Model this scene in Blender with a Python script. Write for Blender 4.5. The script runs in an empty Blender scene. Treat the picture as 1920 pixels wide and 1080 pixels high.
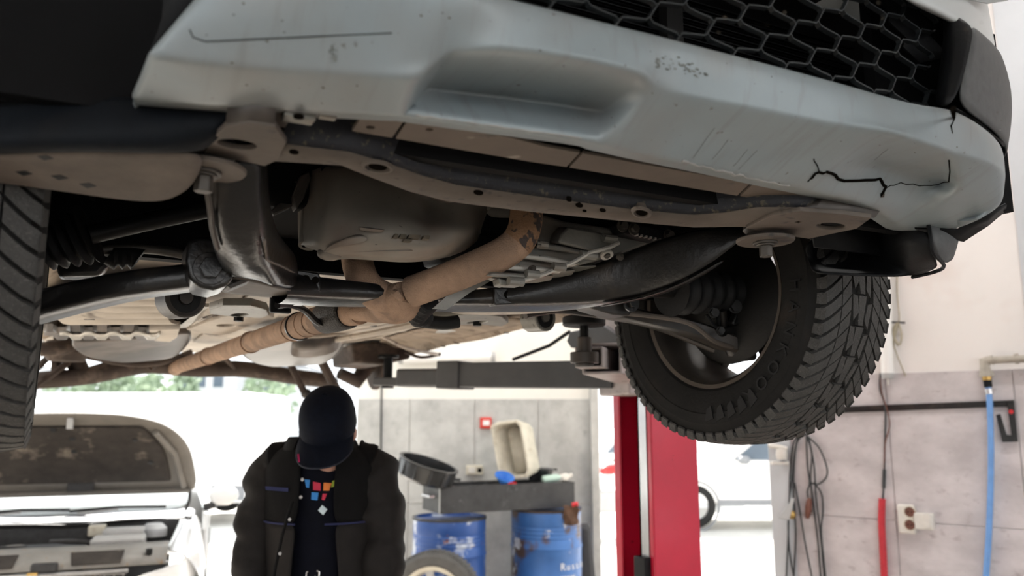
import bpy, bmesh, math, random
from mathutils import Vector, Matrix, noise
from mathutils.bvhtree import BVHTree
random.seed(7)
R = math.radians
S = bpy.context.scene
COL = S.collection

# ------------------------------------------------------------------ camera
F, TH = 1500.0, math.atan(250 / 1500.0)
ct, st = math.cos(TH), math.sin(TH)
CAMZ = 1.6
cd = bpy.data.cameras.new('camera')
cam = bpy.data.objects.new('camera', cd); COL.objects.link(cam)
cd.sensor_width = 36; cd.lens = 36 * F / 1920
cam.location = (0, 0, CAMZ); cam.rotation_euler = (math.pi / 2 + TH, 0, 0)
cd.clip_start = .02; cd.clip_end = 400
cd.dof.use_dof = True; cd.dof.focus_distance = 1.55; cd.dof.aperture_fstop = 3.6
S.camera = cam

# ------------------------------------------------------------------ light
world = bpy.data.worlds.new('sky'); S.world = world; world.use_nodes = True
bg = world.node_tree.nodes['Background']
bg.inputs[0].default_value = (0.93, 0.97, 1.0, 1); bg.inputs[1].default_value = 3.0
sd = bpy.data.lights.new('sun', 'SUN'); sd.energy = 32.0; sd.angle = R(1.5); sd.color = (1, .96, .9)
sun = bpy.data.objects.new('sun', sd); COL.objects.link(sun)
sun.rotation_euler = (R(44), 0, R(203))
def portal(name, loc, rot, sx, sy):
    l = bpy.data.lights.new(name, 'AREA'); l.shape = 'RECTANGLE'; l.size = sx; l.size_y = sy
    l.cycles.is_portal = True
    o = bpy.data.objects.new(name, l); COL.objects.link(o); o.location = loc; o.rotation_euler = rot
portal('portal_front', (0, -3.4, 1.45), (R(90), 0, 0), 12, 2.9)
portal('portal_back', (-3.5, 7.6, 2.2), (R(-90), 0, 0), 9, 4.4)
portal('portal_side', (1.3, 6.2, 2.2), (R(90), 0, R(119.8)), 2.8, 4.4)
S.view_settings.view_transform = 'Standard'
try: S.view_settings.look = 'None'
except Exception: pass
S.view_settings.gamma = 1; S.view_settings.use_curve_mapping = False
S.view_settings.exposure = -0.5
S.cycles.use_denoising = True
S.cycles.max_bounces = 8; S.cycles.diffuse_bounces = 5
S.cycles.caustics_reflective = False; S.cycles.caustics_refractive = False
S.cycles.sample_clamp_indirect = 6

# ------------------------------------------------------------------ photo pixel (1920x1080) -> direction -> place
def ray(px, py):
    a = (px - 960) / F; b = (540 - py) / F
    return Vector((a, ct - b * st, st + b * ct))
CAM = Vector((0, 0, CAMZ))
def WD(px, py, d): return CAM + ray(px, py) * d                 # at camera depth
def WY(px, py, y): r = ray(px, py); return CAM + r * (y / r.y)   # on the plane y
def WZ(px, py, z): r = ray(px, py); return CAM + r * ((z - CAMZ) / r.z)
CA = R(26.9); ca, sa = math.cos(CA), math.sin(CA); OX, OY = .032, 1.175
def loc(p):
    x, y = p.x - OX, p.y - OY
    return Vector((x * ca + y * sa, -x * sa + y * ca, p.z))
def QZ(px, py, z): return loc(WZ(px, py, z))
def QV(px, py, v):
    r = ray(px, py); d = (v - OX * sa + OY * ca) / (-r.x * sa + r.y * ca)
    return loc(CAM + r * d)
def QU(px, py, u):
    r = ray(px, py); d = (u + OX * ca + OY * sa) / (r.x * ca + r.y * sa)
    return loc(CAM + r * d)
def V(*a): return Vector(a)

# ------------------------------------------------------------------ materials
MATS = {}
def mat(name, col, rough=.5, metal=0, var=.25, scale=12, bump=0, bscale=None, col2=None, spots=None, trans=0, emit=None, ramp=(.35, .65), detail=5, stretch=None, coat=0, spec=.5):
    m = bpy.data.materials.new(name); m.use_nodes = True
    nt = m.node_tree; N = nt.nodes; L = nt.links
    b = N['Principled BSDF']
    tc = N.new('ShaderNodeTexCoord'); vec = tc.outputs['Object']
    if stretch:
        mp = N.new('ShaderNodeMapping'); mp.inputs['Scale'].default_value = stretch
        L.new(vec, mp.inputs[0]); vec = mp.outputs[0]
    def nz(sc, det=detail):
        n = N.new('ShaderNodeTexNoise'); n.inputs['Scale'].default_value = sc; n.inputs['Detail'].default_value = det
        n.inputs['Roughness'].default_value = .62
        L.new(vec, n.inputs['Vector']); return n
    n = nz(scale); rp = N.new('ShaderNodeValToRGB')
    c2 = col2 or tuple(c * (1 - var) for c in col)
    rp.color_ramp.elements[0].position = ramp[0]; rp.color_ramp.elements[1].position = ramp[1]
    rp.color_ramp.elements[0].color = (*c2, 1); rp.color_ramp.elements[1].color = (*[min(1, c * (1 + var * .3)) for c in col], 1)
    L.new(n.outputs[0], rp.inputs[0]); out = rp.outputs[0]
    for sp in (spots or []):                                     # (colour, scale, lo, hi): dirt, rust, chips
        n2 = nz(sp[1], 3); r2 = N.new('ShaderNodeValToRGB')
        r2.color_ramp.elements[0].position = sp[2]; r2.color_ramp.elements[1].position = sp[3]
        L.new(n2.outputs[0], r2.inputs[0])
        mx = N.new('ShaderNodeMix'); mx.data_type = 'RGBA'
        L.new(r2.outputs[0], mx.inputs[0]); L.new(out, mx.inputs[6]); mx.inputs[7].default_value = (*sp[0], 1)
        out = mx.outputs[2]
    L.new(out, b.inputs['Base Color'])
    b.inputs['Roughness'].default_value = rough; b.inputs['Metallic'].default_value = metal
    b.inputs['Specular IOR Level'].default_value = spec
    if coat: b.inputs['Coat Weight'].default_value = coat; b.inputs['Coat Roughness'].default_value = .08
    if trans: b.inputs['Transmission Weight'].default_value = trans
    if emit: b.inputs['Emission Color'].default_value = (*emit[0], 1); b.inputs['Emission Strength'].default_value = emit[1]
    if bump:
        n3 = nz(bscale or scale * 4, 3); bp = N.new('ShaderNodeBump'); bp.inputs['Strength'].default_value = bump
        bp.inputs['Distance'].default_value = .01
        L.new(n3.outputs[0], bp.inputs['Height']); L.new(bp.outputs[0], b.inputs['Normal'])
    MATS[name] = m
    return m
DUST = (.34, .27, .215)
mat('bumper_silver', (.265, .31, .33), .42, .15, .10, 5, spots=[((.12, .115, .10), 70, .70, .74), ((.25, .245, .235), 3.2, .50, .75), ((.06, .05, .04), 150, .735, .76)])
def streaks(name, col, scale, lo, hi):                         # road dirt smeared along the car
    nt = MATS[name].node_tree; N = nt.nodes; L = nt.links; b = N['Principled BSDF']; src = b.inputs['Base Color'].links[0].from_socket
    tc = N.new('ShaderNodeTexCoord'); mp = N.new('ShaderNodeMapping'); mp.inputs['Scale'].default_value = scale; mp.inputs['Rotation'].default_value = (0, 0, R(12))
    n = N.new('ShaderNodeTexNoise'); n.inputs['Scale'].default_value = 1; n.inputs['Detail'].default_value = 6; rp = N.new('ShaderNodeValToRGB')
    rp.color_ramp.elements[0].position = lo; rp.color_ramp.elements[1].position = hi
    mx = N.new('ShaderNodeMix'); mx.data_type = 'RGBA'; mx.inputs[7].default_value = (*col, 1)
    L.new(tc.outputs['Object'], mp.inputs[0]); L.new(mp.outputs[0], n.inputs['Vector']); L.new(n.outputs[0], rp.inputs[0]); L.new(rp.outputs[0], mx.inputs[0]); L.new(src, mx.inputs[6]); L.new(mx.outputs[2], b.inputs['Base Color'])
streaks('bumper_silver', (.20, .205, .20), (75, 4, 14), .56, .98)
mat('lip_wear', (.34, .335, .32), .7, 0, .2, 40)
mat('paint_white', (.55, .575, .585), .3, 0, .05, 4, spots=[((.3, .28, .25), 60, .70, .74)])
mat('plastic_grey', (.075, .078, .08), .6, 0, .2, 60, bump=.15, bscale=600, spots=[((.3, .3, .3), 90, .73, .75)])
mat('plastic_black', (.009, .0095, .0105), .5, 0, .3, 20, bump=.08, bscale=200, spec=.15)
mat('plastic_liner', (.0065, .0085, .0115), .62, 0, .3, 14, bump=.1, spots=[((.022, .02, .018), 4, .55, .85)], spec=.12)
mat('liner_dusty', (.13, .105, .087), .7, 0, .35, 9, bump=.15, spots=[((.04, .038, .036), 6, .55, .7)])
mat('mesh_grille', (.014, .017, .019), .45, 0, .2, 40)
mat('fins', (.006, .006, .007), .6, 0, .3, 40, spec=.15)
mat('tray', (.115, .09, .072), .75, 0, .22, 7, bump=.1, spots=[((.42, .38, .34), 9, .64, .72), ((.07, .06, .05), 40, .69, .72)])
mat('dusty_steel', (.115, .094, .078), .65, .15, .3, 8, bump=.1, spots=[((.045, .04, .038), 26, .60, .70)])
mat('rust_blue', (.011, .012, .017), .6, .1, .35, 30, bump=.2, spots=[((.075, .062, .042), 80, .58, .66)], stretch=(1, 1, 1))
mat('frame_black', (.011, .0105, .0105), .29, .1, .3, 16, bump=.12, spots=[((.055, .043, .033), 11, .57, .80)])
mat('frame_dusty', (.065, .054, .046), .5, .1, .35, 10, bump=.1, spots=[((.035, .034, .034), 7, .50, .66)])
mat('shield_grey', (.225, .20, .17), .6, .15, .2, 6, bump=.1, spots=[((.06, .05, .04), 120, .70, .73), ((.18, .13, .10), 5, .52, .75)])
mat('exhaust_tan', (.40, .26, .175), .8, .1, .3, 14, bump=.45, bscale=300, spots=[((.27, .18, .125), 18, .52, .64)])
mat('exhaust_rust', (.31, .175, .095), .8, .1, .15, 10, bump=.3, bscale=120, spots=[((.06, .045, .04), 24, .50, .525)])
mat('braid', (.045, .038, .033), .5, .3, .5, 260, bump=.9, bscale=260)
mat('alloy', (.23, .222, .20), .5, .35, .25, 9, bump=.15, spots=[((.05, .045, .04), 60, .66, .70), ((.19, .14, .10), 6, .55, .75)])
mat('alloy_clean', (.50, .475, .43), .45, .4, .2, 14, spots=[((.06, .05, .04), 80, .66, .69)])
mat('rubber', (.012, .012, .0125), .62, 0, .25, 20, bump=.1, spec=.25)
mat('tire', (.011, .0105, .010), .7, 0, .3, 12, bump=.12, spots=[((.03, .023, .018), 9, .58, .85)], spec=.2)
mat('tread', (.048, .0465, .044), .75, 0, .22, 40, bump=.35, bscale=220, spots=[((.085, .08, .075), 300, .60, .66)])
mat('rim_dark', (.045, .037, .03), .55, .3, .35, 8, bump=.1, spots=[((.02, .02, .02), 50, .66, .70)])
mat('rim_edge', (.10, .082, .068), .5, .3, .3, 12)
mat('dark_metal', (.008, .0075, .007), .5, .0, .4, 14, bump=.1, spec=.25)
mat('bolt', (.09, .08, .07), .5, .5, .3, 30)
mat('floor_pan', (.55, .49, .42), .6, .05, .2, 6, bump=.12, spots=[((.12, .10, .085), 9, .60, .72)])
mat('tank', (.08, .07, .064), .45, .1, .3, 6, bump=.08, spots=[((.19, .16, .14), 4, .50, .7)])
mat('sill_rust', (.36, .29, .225), .8, 0, .3, 8, bump=.3, spots=[((.12, .085, .06), 12, .55, .68), ((.62, .66, .70), 7, .70, .715)])
mat('rear_rust', (.06, .042, .033), .75, .1, .35, 10, bump=.2, spots=[((.16, .12, .095), 8, .55, .72)])
mat('body_inner', (.006, .006, .0065), .8, 0, .2, 8, spec=.1)
mat('crack', (.006, .005, .004), .9, 0, 0, 5, spec=.0)
mat('scuff', (.20, .215, .205), .7, 0, .4, 60)
mat('stain', (.10, .08, .055), .8, 0, .3, 40)

# ------------------------------------------------------------------ mesh builder
class MB:
    def __init__(s): s.v = []; s.f = []; s.cr = []
    def add(s, vs, fs):
        o = len(s.v); s.v += [Vector(p) for p in vs]; s.f += [tuple(i + o for i in f) for f in fs]; return s
    def box(s, c, size, rot=None):
        M = rot or Matrix(); x, y, z = [k / 2 for k in size]; c = Vector(c)
        vs = [c + (M.to_3x3() @ Vector((a * x, b * y, d * z))) for a in (-1, 1) for b in (-1, 1) for d in (-1, 1)]
        return s.add(vs, [(0, 1, 3, 2), (4, 6, 7, 5), (0, 4, 5, 1), (2, 3, 7, 6), (0, 2, 6, 4), (1, 5, 7, 3)])
    def loft(s, rings, caps=True, closed=True, wrap=False):
        n = len(rings[0]); vs = [p for r in rings for p in r]; fs = []
        m = len(rings)
        for i in range(m if wrap else m - 1):
            for j in range(n if closed else n - 1):
                a = i * n + j; b = i * n + (j + 1) % n; k = ((i + 1) % m) * n
                fs.append((a, b, k + (j + 1) % n, k + j))
        if caps and closed and not wrap:
            fs.append(tuple(reversed(range(n)))); fs.append(tuple((m - 1) * n + j for j in range(n)))
        return s.add(vs, fs)
    def tube(s, pts, r, n=12, caps=True, flat=1.0, up=None):
        pts = [Vector(p) for p in pts]; rs = r if isinstance(r, (list, tuple)) else [r] * len(pts)
        rings = []; prev = None
        for i, p in enumerate(pts):
            t = (pts[min(i + 1, len(pts) - 1)] - pts[max(i - 1, 0)])
            if t.length < 1e-9: t = Vector((0, 0, 1))
            t.normalize()
            if prev is None:
                a = up or (Vector((0, 0, 1)) if abs(t.z) < .9 else Vector((0, 1, 0)))
                x = a.cross(t).normalized()
            else:
                x = (prev - t * prev.dot(t))
                x = x.normalized() if x.length > 1e-6 else t.orthogonal().normalized()
            prev = x; y = t.cross(x)
            rings.append([p + (x * math.cos(2 * math.pi * k / n) + y * math.sin(2 * math.pi * k / n) * flat) * rs[i] for k in range(n)])
        return s.loft(rings, caps)
    def cyl(s, p0, p1, r0, r1=None, n=16): return s.tube([p0, p1], [r0, r0 if r1 is None else r1], n)
    def lathe(s, prof, o=(0, 0, 0), ax=(0, 0, 1), n=24, wrap=False):   # prof: (radius, along)
        ax = Vector(ax).normalized(); x = ax.orthogonal().normalized(); y = ax.cross(x); o = Vector(o)
        rings = [[o + ax * h + (x * math.cos(2 * math.pi * k / n) + y * math.sin(2 * math.pi * k / n)) * r for k in range(n)] for r, h in prof]
        return s.loft(rings, True, True, wrap)
    def ball(s, c, r, n=12, sc=(1, 1, 1)):
        c = Vector(c); prof = []
        rings = []
        for i in range(1, n):
            t = math.pi * i / n
            rings.append([c + Vector((sc[0] * r * math.sin(t) * math.cos(2 * math.pi * k / (2 * n)), sc[1] * r * math.sin(t) * math.sin(2 * math.pi * k / (2 * n)), sc[2] * r * math.cos(t))) for k in range(2 * n)])
        return s.loft(rings)
    def prism(s, pts, vec):
        pts = [Vector(p) for p in pts]; n = len(pts); vec = Vector(vec)
        vs = pts + [p + vec for p in pts]
        return s.add(vs, [tuple(range(n)), tuple(reversed(range(n, 2 * n)))] + [(i, i + n, (i + 1) % n + n, (i + 1) % n) for i in range(n)])
    def grid(s, rows):
        n = len(rows[0]); return s.add([p for r in rows for p in r], [(i * n + j, i * n + j + 1, (i + 1) * n + j + 1, (i + 1) * n + j) for i in range(len(rows) - 1) for j in range(n - 1)])
    def hexhead(s, c, ax, r, h, wash=1.35):
        ax = Vector(ax).normalized(); c = Vector(c)
        s.tube([c, c + ax * h * .3], r * wash, 14); return s.tube([c + ax * h * .3, c + ax * h], r, 6)
    def mesh(s, name):
        me = bpy.data.meshes.new(name); me.from_pydata([tuple(p) for p in s.v], [], s.f); me.validate()
        bm = bmesh.new(); bm.from_mesh(me); bmesh.ops.recalc_face_normals(bm, faces=bm.faces); bm.to_mesh(me); bm.free()
        return me
    def build(s, name, m, parent=None, ang=40, bevel=0, sub=0, solid=0, crease=None, off=0, seg=2):
        me = s.mesh(name); o = bpy.data.objects.new(name, me); COL.objects.link(o)
        me.materials.append(MATS[m])
        if crease:
            at = me.attributes.new('crease_edge', 'FLOAT', 'EDGE')
            for e in me.edges:
                at.data[e.index].value = crease(me.vertices[e.vertices[0]].co, me.vertices[e.vertices[1]].co, *e.vertices)
        if sub:
            d = o.modifiers.new('sub', 'SUBSURF'); d.levels = sub; d.render_levels = sub
        if solid:
            d = o.modifiers.new('solid', 'SOLIDIFY'); d.thickness = solid; d.offset = off
        if bevel:
            d = o.modifiers.new('bevel', 'BEVEL'); d.width = bevel; d.segments = seg; d.limit_method = 'ANGLE'; d.angle_limit = R(35)
        for p in me.polygons: p.use_smooth = True
        if ang and not sub: me.set_sharp_from_angle(angle=R(ang))
        if parent is not None:
            o.parent = parent
            zb = parent.get('_zb')
            if zb is not None: o.location = (0, 0, -zb)
        return o
def plate(name, m, outline, holes, th, parent, ang=40, bevel=0, zdir=(0, 0, 1)):
    """flat sheet with real holes: outline and holes are coplanar 3D points, thickness th along the normal zdir"""
    n = Vector(zdir).normalized(); o = sum((Vector(p) for p in outline), Vector()) / len(outline)
    x = n.orthogonal().normalized(); y = n.cross(x)
    cu = bpy.data.curves.new(name, 'CURVE'); cu.dimensions = '2D'; cu.fill_mode = 'BOTH'; cu.extrude = th / 2
    if bevel: cu.bevel_depth = bevel; cu.bevel_resolution = 1
    for ring in [outline] + list(holes):
        sp = cu.splines.new('POLY'); sp.points.add(len(ring) - 1); sp.use_cyclic_u = True
        for q, p in zip(sp.points, ring):
            d = Vector(p) - o; q.co = (d.dot(x), d.dot(y), 0, 1)
    t = bpy.data.objects.new('t', cu); COL.objects.link(t)
    dg = bpy.context.evaluated_depsgraph_get(); me = bpy.data.meshes.new_from_object(t.evaluated_get(dg))
    bpy.data.objects.remove(t); bpy.data.curves.remove(cu)
    M4 = Matrix((x, y, n)).transposed().to_4x4(); M4.translation = o
    me.transform(M4)
    me.materials.clear(); me.materials.append(MATS[m]); me.name = name
    ob = bpy.data.objects.new(name, me); COL.objects.link(ob)
    for p in me.polygons: p.use_smooth = True
    me.set_sharp_from_angle(angle=R(ang))
    if parent is not None:
        ob.parent = parent
        if parent.get('_zb') is not None: ob.location = (0, 0, -parent['_zb'])
    return ob
def text(name, body, size, m, parent, M4, th=.002, align='CENTER'):
    cu = bpy.data.curves.new(name, 'FONT'); cu.body = body; cu.size = size; cu.extrude = th; cu.align_x = align; cu.align_y = 'CENTER'
    t = bpy.data.objects.new('t', cu); COL.objects.link(t)
    dg = bpy.context.evaluated_depsgraph_get(); me = bpy.data.meshes.new_from_object(t.evaluated_get(dg))
    bpy.data.objects.remove(t); bpy.data.curves.remove(cu)
    me.transform(M4); me.materials.clear(); me.materials.append(MATS[m]); me.name = name
    ob = bpy.data.objects.new(name, me); COL.objects.link(ob); ob.parent = parent
    if parent is not None and parent.get('_zb') is not None: ob.location = (0, 0, -parent['_zb'])
    return ob
def thing(name, label, cat, loc=(0, 0, 0), rz=0, group=None, zb=None):
    o = bpy.data.objects.new(name, None); COL.objects.link(o); o.location = loc; o.rotation_euler = (0, 0, rz)
    o['label'] = label; o['category'] = cat; o.empty_display_size = .1
    if group: o['group'] = group
    if zb is not None: o['_zb'] = zb
    return o
def tag(o, label, cat, group=None):
    o['label'] = label; o['category'] = cat
    if group: o['group'] = group
    return o
def struct(o): o['kind'] = 'structure'; return o
def smooth_pts(pts, n=4):
    """Catmull-Rom through the points"""
    pts = [Vector(p) for p in pts]; out = []
    for i in range(len(pts) - 1):
        a, b, c, d = pts[max(i - 1, 0)], pts[i], pts[i + 1], pts[min(i + 2, len(pts) - 1)]
        for k in range(n):
            t = k / n
            out.append(.5 * ((2 * b) + (c - a) * t + (2 * a - 5 * b + 4 * c - d) * t * t + (3 * b - a - 3 * c + d) * t ** 3))
    out.append(pts[-1]); return out
def ell(c, ax, ay, n=20): return [Vector(c) + Vector(ax) * math.cos(2 * math.pi * k / n) + Vector(ay) * math.sin(2 * math.pi * k / n) for k in range(n)]
def bvh_of(o):
    dg = bpy.context.evaluated_depsgraph_get(); ev = o.evaluated_get(dg); me = ev.to_mesh()
    bv = BVHTree.FromPolygons([v.co.copy() for v in me.vertices], [tuple(p.vertices) for p in me.polygons]); ev.to_mesh_clear(); return bv

# ================================================================== the raised car
ZB = 1.545
car = thing('raised_car', 'large silver car raised overhead on the red lift, underside showing, cracked front bumper', 'car', (OX, OY, ZB), CA, zb=ZB)

# ---- bumper fascia
BC = [((420, -60), (283, 100), (268, 140), (250, 180)), ((520, -60), (380, 115), (370, 150), (345, 188)), ((640, -60), (480, 125), (470, 158), (462, 196)), ((760, -50), (640, 135), (625, 170), (610, 205)),
      ((850, -30), (778, 143), (768, 178), (752, 212)), ((880, -22), (838, 97), (795, 166), (762, 212)), ((960, 0), (930, 84), (870, 176), (850, 225)), ((1080, 30), (1060, 102), (1000, 190), (960, 240)), ((1190, 58), (1165, 124), (1100, 205), (1080, 256)), ((1228, 66), (1205, 138), (1132, 212), (1116, 262)),
      ((1252, 72), (1228, 165), (1185, 212), (1128, 268)), ((1330, 92), (1310, 183), (1260, 240), (1220, 290)), ((1440, 120), (1430, 205), (1380, 265), (1330, 312)), ((1560, 152), (1540, 228), (1480, 285), (1420, 333)), ((1640, 175), (1615, 238), (1565, 300), (1500, 350)), ((1690, 190), (1672, 246), (1640, 310), (1580, 368)), ((1745, 203), (1762, 276), (1772, 340), (1650, 392)), ((1790, 205), (1795, 290), (1802, 350), (1700, 428)), ((1840, 230), (1852, 300), (1852, 365), (1795, 430)), ((1890, 275), (1893, 330), (1888, 378), (1846, 402))]
zb_ = [1.955] * 5 + [1.99] * 5 + [1.985] * 8 + [1.985, 1.99]
zm_ = [1.948] * 5 + [1.985] + [1.998] * 3 + [1.985] + [1.964] * 4 + [1.964, 1.990, 1.990, 1.964, 1.966, 1.966]
rows = [[], [], [], [], [], [], [], []]
for (A, B_, Mm, C), zb, zm in zip(BC, zb_, zm_):
    a, b, m_, c = QZ(*A, 2.04), QZ(*B_, zb), QZ(*Mm, zm), QZ(*C, 1.94)
    rows[0].append(a + V(0, .075, .012)); rows[1].append(a + V(0, .012, .006)); rows[2].append(a.lerp(b, .12)); rows[3].append(a.lerp(b, .8)); rows[4].append(b); rows[5].append(m_); rows[6].append(c)
    rows[7].append(c + V(0, .035, .006))
for r in rows:                                  # turn the right corner back along the car's side, and fold the left end in
    e = r[-1]; r += [e + V(.035, .05, 0), e + V(.06, .16, .0), e + V(.06, .30, .02)]
    r.insert(0, r[0] + V(.004, .05, 0))
def bcr(p, q, i, j):
    n = len(rows[0]); ri, rj = i // n, j // n; ci, cj = i % n, j % n
    if ri == rj and ri == 1: return .3
    if ri == rj and ri == 4: return .8 if 5 <= ci <= 10 else (.95 if ci >= 14 else .75)
    if ri == rj and ri == 5: return .7 if 6 <= ci <= 9 or ci > 14 and ci < 19 else .3
    if ri == rj and ri == 6: return .9
    if ci == cj and ci in (5, 6, 10, 11) and min(ri, rj) >= 4: return .55
    if ci == cj and ci in (15, 16, 17, 18) and min(ri, rj) >= 4: return .9
    if ci == cj and ci == 1: return .7
    return 0
mb = MB().grid(rows)
bumper = mb.build('bumper', 'bumper_silver', car, sub=3, solid=.003, crease=bcr, off=-1)
bumper['label'] = 'silver plastic front bumper with scuffs and a cracked lower edge'
bbv = bvh_of(bumper)
def on_bumper(px, py, lift=.0006):
    r = ray(px, py); o = loc(CAM); d = (loc(CAM + r) - o).normalized()
    h = bbv.ray_cast(o, d)
    return (h[0] - d * lift) if h[0] else QZ(px, py, 1.96)
def bline(name, pts, r, m='crack', n=5):
    MB().tube([on_bumper(*p) for p in pts], r, n).build(name, m, bumper)
def jag(pts, k=4, a=2.2):
    out = []
    for i in range(len(pts) - 1):
        for j in range(k):
            t = j / k; out.append((pts[i][0] * (1 - t) + pts[i + 1][0] * t + random.uniform(-a, a) * .6, pts[i][1] * (1 - t) + pts[i + 1][1] * t + random.uniform(-a, a)))
    return out + [pts[-1]]
bline('crack', jag([(1515, 342), (1530, 325), (1556, 322), (1572, 337), (1620, 340), (1650, 336), (1660, 350), (1652, 368)]), [.0012] * 2 + [.0026] * 26 + [.0012])
bline('crack', jag([(1535, 325), (1533, 312), (1526, 298)]), .0009)
bline('crack', jag([(1662, 350), (1690, 344), (1735, 348), (1780, 341)]), .0008)
bline('crack', [(1779, 340), (1781, 322), (1779, 300)], .0013)
bline('crack', [(1787, 204), (1789, 220), (1783, 236), (1786, 250)], [.004, .0022, .0014, .0008])
bline('seam', [(355, 55), (362, 70), (385, 78), (450, 75), (600, 68), (735, 62)], .0006)
for pts in ([(1300, 590 / 2), (1340, 240)], [(1385, 318), (1420, 282)], [(1375, 312), (1402, 280)], [(1335, 300), (1365, 262)], [(1640, 300), (1665, 280)]):
    bline('scratch', jag(pts, 3, 1), .0003, 'scuff')
bline('lip_wear', jag([(1280, 303), (1340, 318), (1400, 332), (1480, 348)], 8, 2.0), [.0008 + .0014 * random.random() for k in range(25)], 'lip_wear')
bline('lip_wear', jag([(780, 216), (850, 226), (980, 244), (1090, 259)], 8, 1.0), [.0006 + .001 * random.random() for k in range(25)], 'lip_wear')
mb = MB()
for k in range(46):                              # scuff of rubbed paint
    x = random.uniform(1225, 1345); y = 113 + (x - 1225) * .26 + random.gauss(0, 6)
    p = on_bumper(x, y); mb.ball(p, random.uniform(.0012, .0035), 4, (1, .25, .4))
mb.build('scuff_mark', 'scuff', bumper)
mb = MB()
for k in range(26):
    x = random.uniform(618, 632); y = random.uniform(85, 118)
    mb.ball(on_bumper(x, y), random.uniform(.0008, .002), 4, (.8, .3, 1))
mb.build('scuff_mark', 'scuff', bumper)
mb = MB()
for k in range(70):                              # stone chips
    x = random.uniform(420, 1880); y = random.uniform(5, 380); h = on_bumper(x, y)
    mb.ball(h, random.choice((.0006, .0008, .0012, .0016)), 3, (1, .3, 1))
mb.build('stone_chips', 'stain', bumper)['kind'] = 'stuff'
# ---- lower grille: honeycomb mesh
def gv(u): return -.315 + .16 * max(0, u - .15) ** 2
mb = MB(); W_, H_ = .088, .0325
def gp(i, j): # node of zigzag row j
    u = -.30 + i * W_ / 2; up = ((i + j) % 2 == 0)
    sk = j * H_ * .35
    return V(u + sk, gv(u + sk), 2.002 + j * H_ + (.0075 if up else -.0075))
for j in range(9):
    for i in range(19):
        a, b = gp(i, j), gp(i + 1, j)
        if max(a.x, b.x) > .575 or (min(a.x, b.x) < -.17 and j == 0) or (min(a.x, b.x) < -.21 and j == 1): continue
        pts = smooth_pts([gp(i - 1, j) * .2 + a * .8, a.lerp(b, .5) + V(0, 0, .0012 * (1 if (i + j) % 2 else -1)), gp(i + 2, j) * .2 + b * .8], 2)
        pts = [a] + pts[1:-1] + [b]
        mb.loft([[p + V(0, -.003, .001), p + V(0, -.003, -.001), p + V(0, .005, -.0014), p + V(0, .005, .0014)] for p in pts])
        if (i + j) % 2 == 0 and j < 8:
            q = gp(i, j + 1)
            mb.loft([[p + V(.001, -.003, 0), p + V(-.001, -.003, 0), p + V(-.0014, .005, 0), p + V(.0014, .005, 0)] for p in (a, q)])
mb.build('grille_mesh', 'mesh_grille', car, ang=30)
mb = MB()
for (i, j) in ((17, 6), (18, 5), (16, 7)):   # blanked cells in the corner
    c = [gp(i - 1, j), gp(i, j), gp(i + 1, j), gp(i + 1, j + 1), gp(i, j + 1), gp(i - 1, j + 1)]
    mb.prism([p + V(0, .010 if p.x > c[1].x else .022, 0) for p in c], (0, .003, 0))
mb.build('grille_blank', 'plastic_black', car)
mb = MB()
for k in range(26): mb.box((.1, -.10, 1.99 + k * .011), (1.0, .02, .0016), Matrix.Rotation(R(25), 4, 'X'))
rad = mb.build('radiator_fins', 'fins', car); rad['kind'] = 'stuff'
MB().box((.04, -.075, 2.14), (1.56, .02, .40)).build('radiator', 'body_inner', car)
mb = MB(); mb.tube([V(-.4, -.135, 2.05), V(.55, -.135, 2.05)], .012, 8); mb.tube([V(-.4, -.14, 2.12), V(.55, -.14, 2.12)], .012, 8); mb.box((.17, -.13, 2.1), (.03, .02, .3))
mb.build('radiator_guard', 'dark_metal', car)
MB().box((.70, -.19, 2.14), (.34, .02, .34)).build('corner_backing', 'body_inner', car)  # added black panel so the gap behind the trim reads dark
# ---- grey corner trim beside the grille
cols = [[QV(1768, 20, -.30), QV(1772, 60, -.30), QV(1766, 120, -.30), QV(1752, 196, -.30)], [QV(1782, 25, -.325), QV(1786, 60, -.33), QV(1780, 120, -.335), QV(1764, 198, -.335)],
        [QV(1818, 46, -.33), QV(1824, 62, -.34), QV(1812, 120, -.345), QV(1790, 196, -.345)], [QV(1850, 72, -.31), QV(1858, 100, -.315), QV(1850, 165, -.32), QV(1838, 222, -.325)],
        [QV(1874, 98, -.27), QV(1890, 140, -.27), QV(1893, 200, -.28), QV(1884, 262, -.29)], [QV(1884, 118, -.21), QV(1903, 165, -.2), QV(1908, 230, -.2), QV(1896, 300, -.21)]]
cols.append([p + V(.02, .12, 0) for p in cols[-1]])
MB().grid(cols[2:]).build('corner_trim', 'plastic_grey', car, sub=2, solid=.003)
MB().grid(cols[:3]).build('corner_trim_inner', 'plastic_black', car, sub=2, solid=.003)  # inner face of the same trim, blackened in place of shade
MB().grid([[p + V(.004, .006, 0) for p in (QV(1790, 199, -.335), QV(1838, 224, -.318), QV(1882, 264, -.285))], [p for p in (QV(1796, 207, -.32), QV(1840, 231, -.30), QV(1884, 274, -.27))]]).build('trim_seal', 'plastic_black', car, solid=.004)
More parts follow.
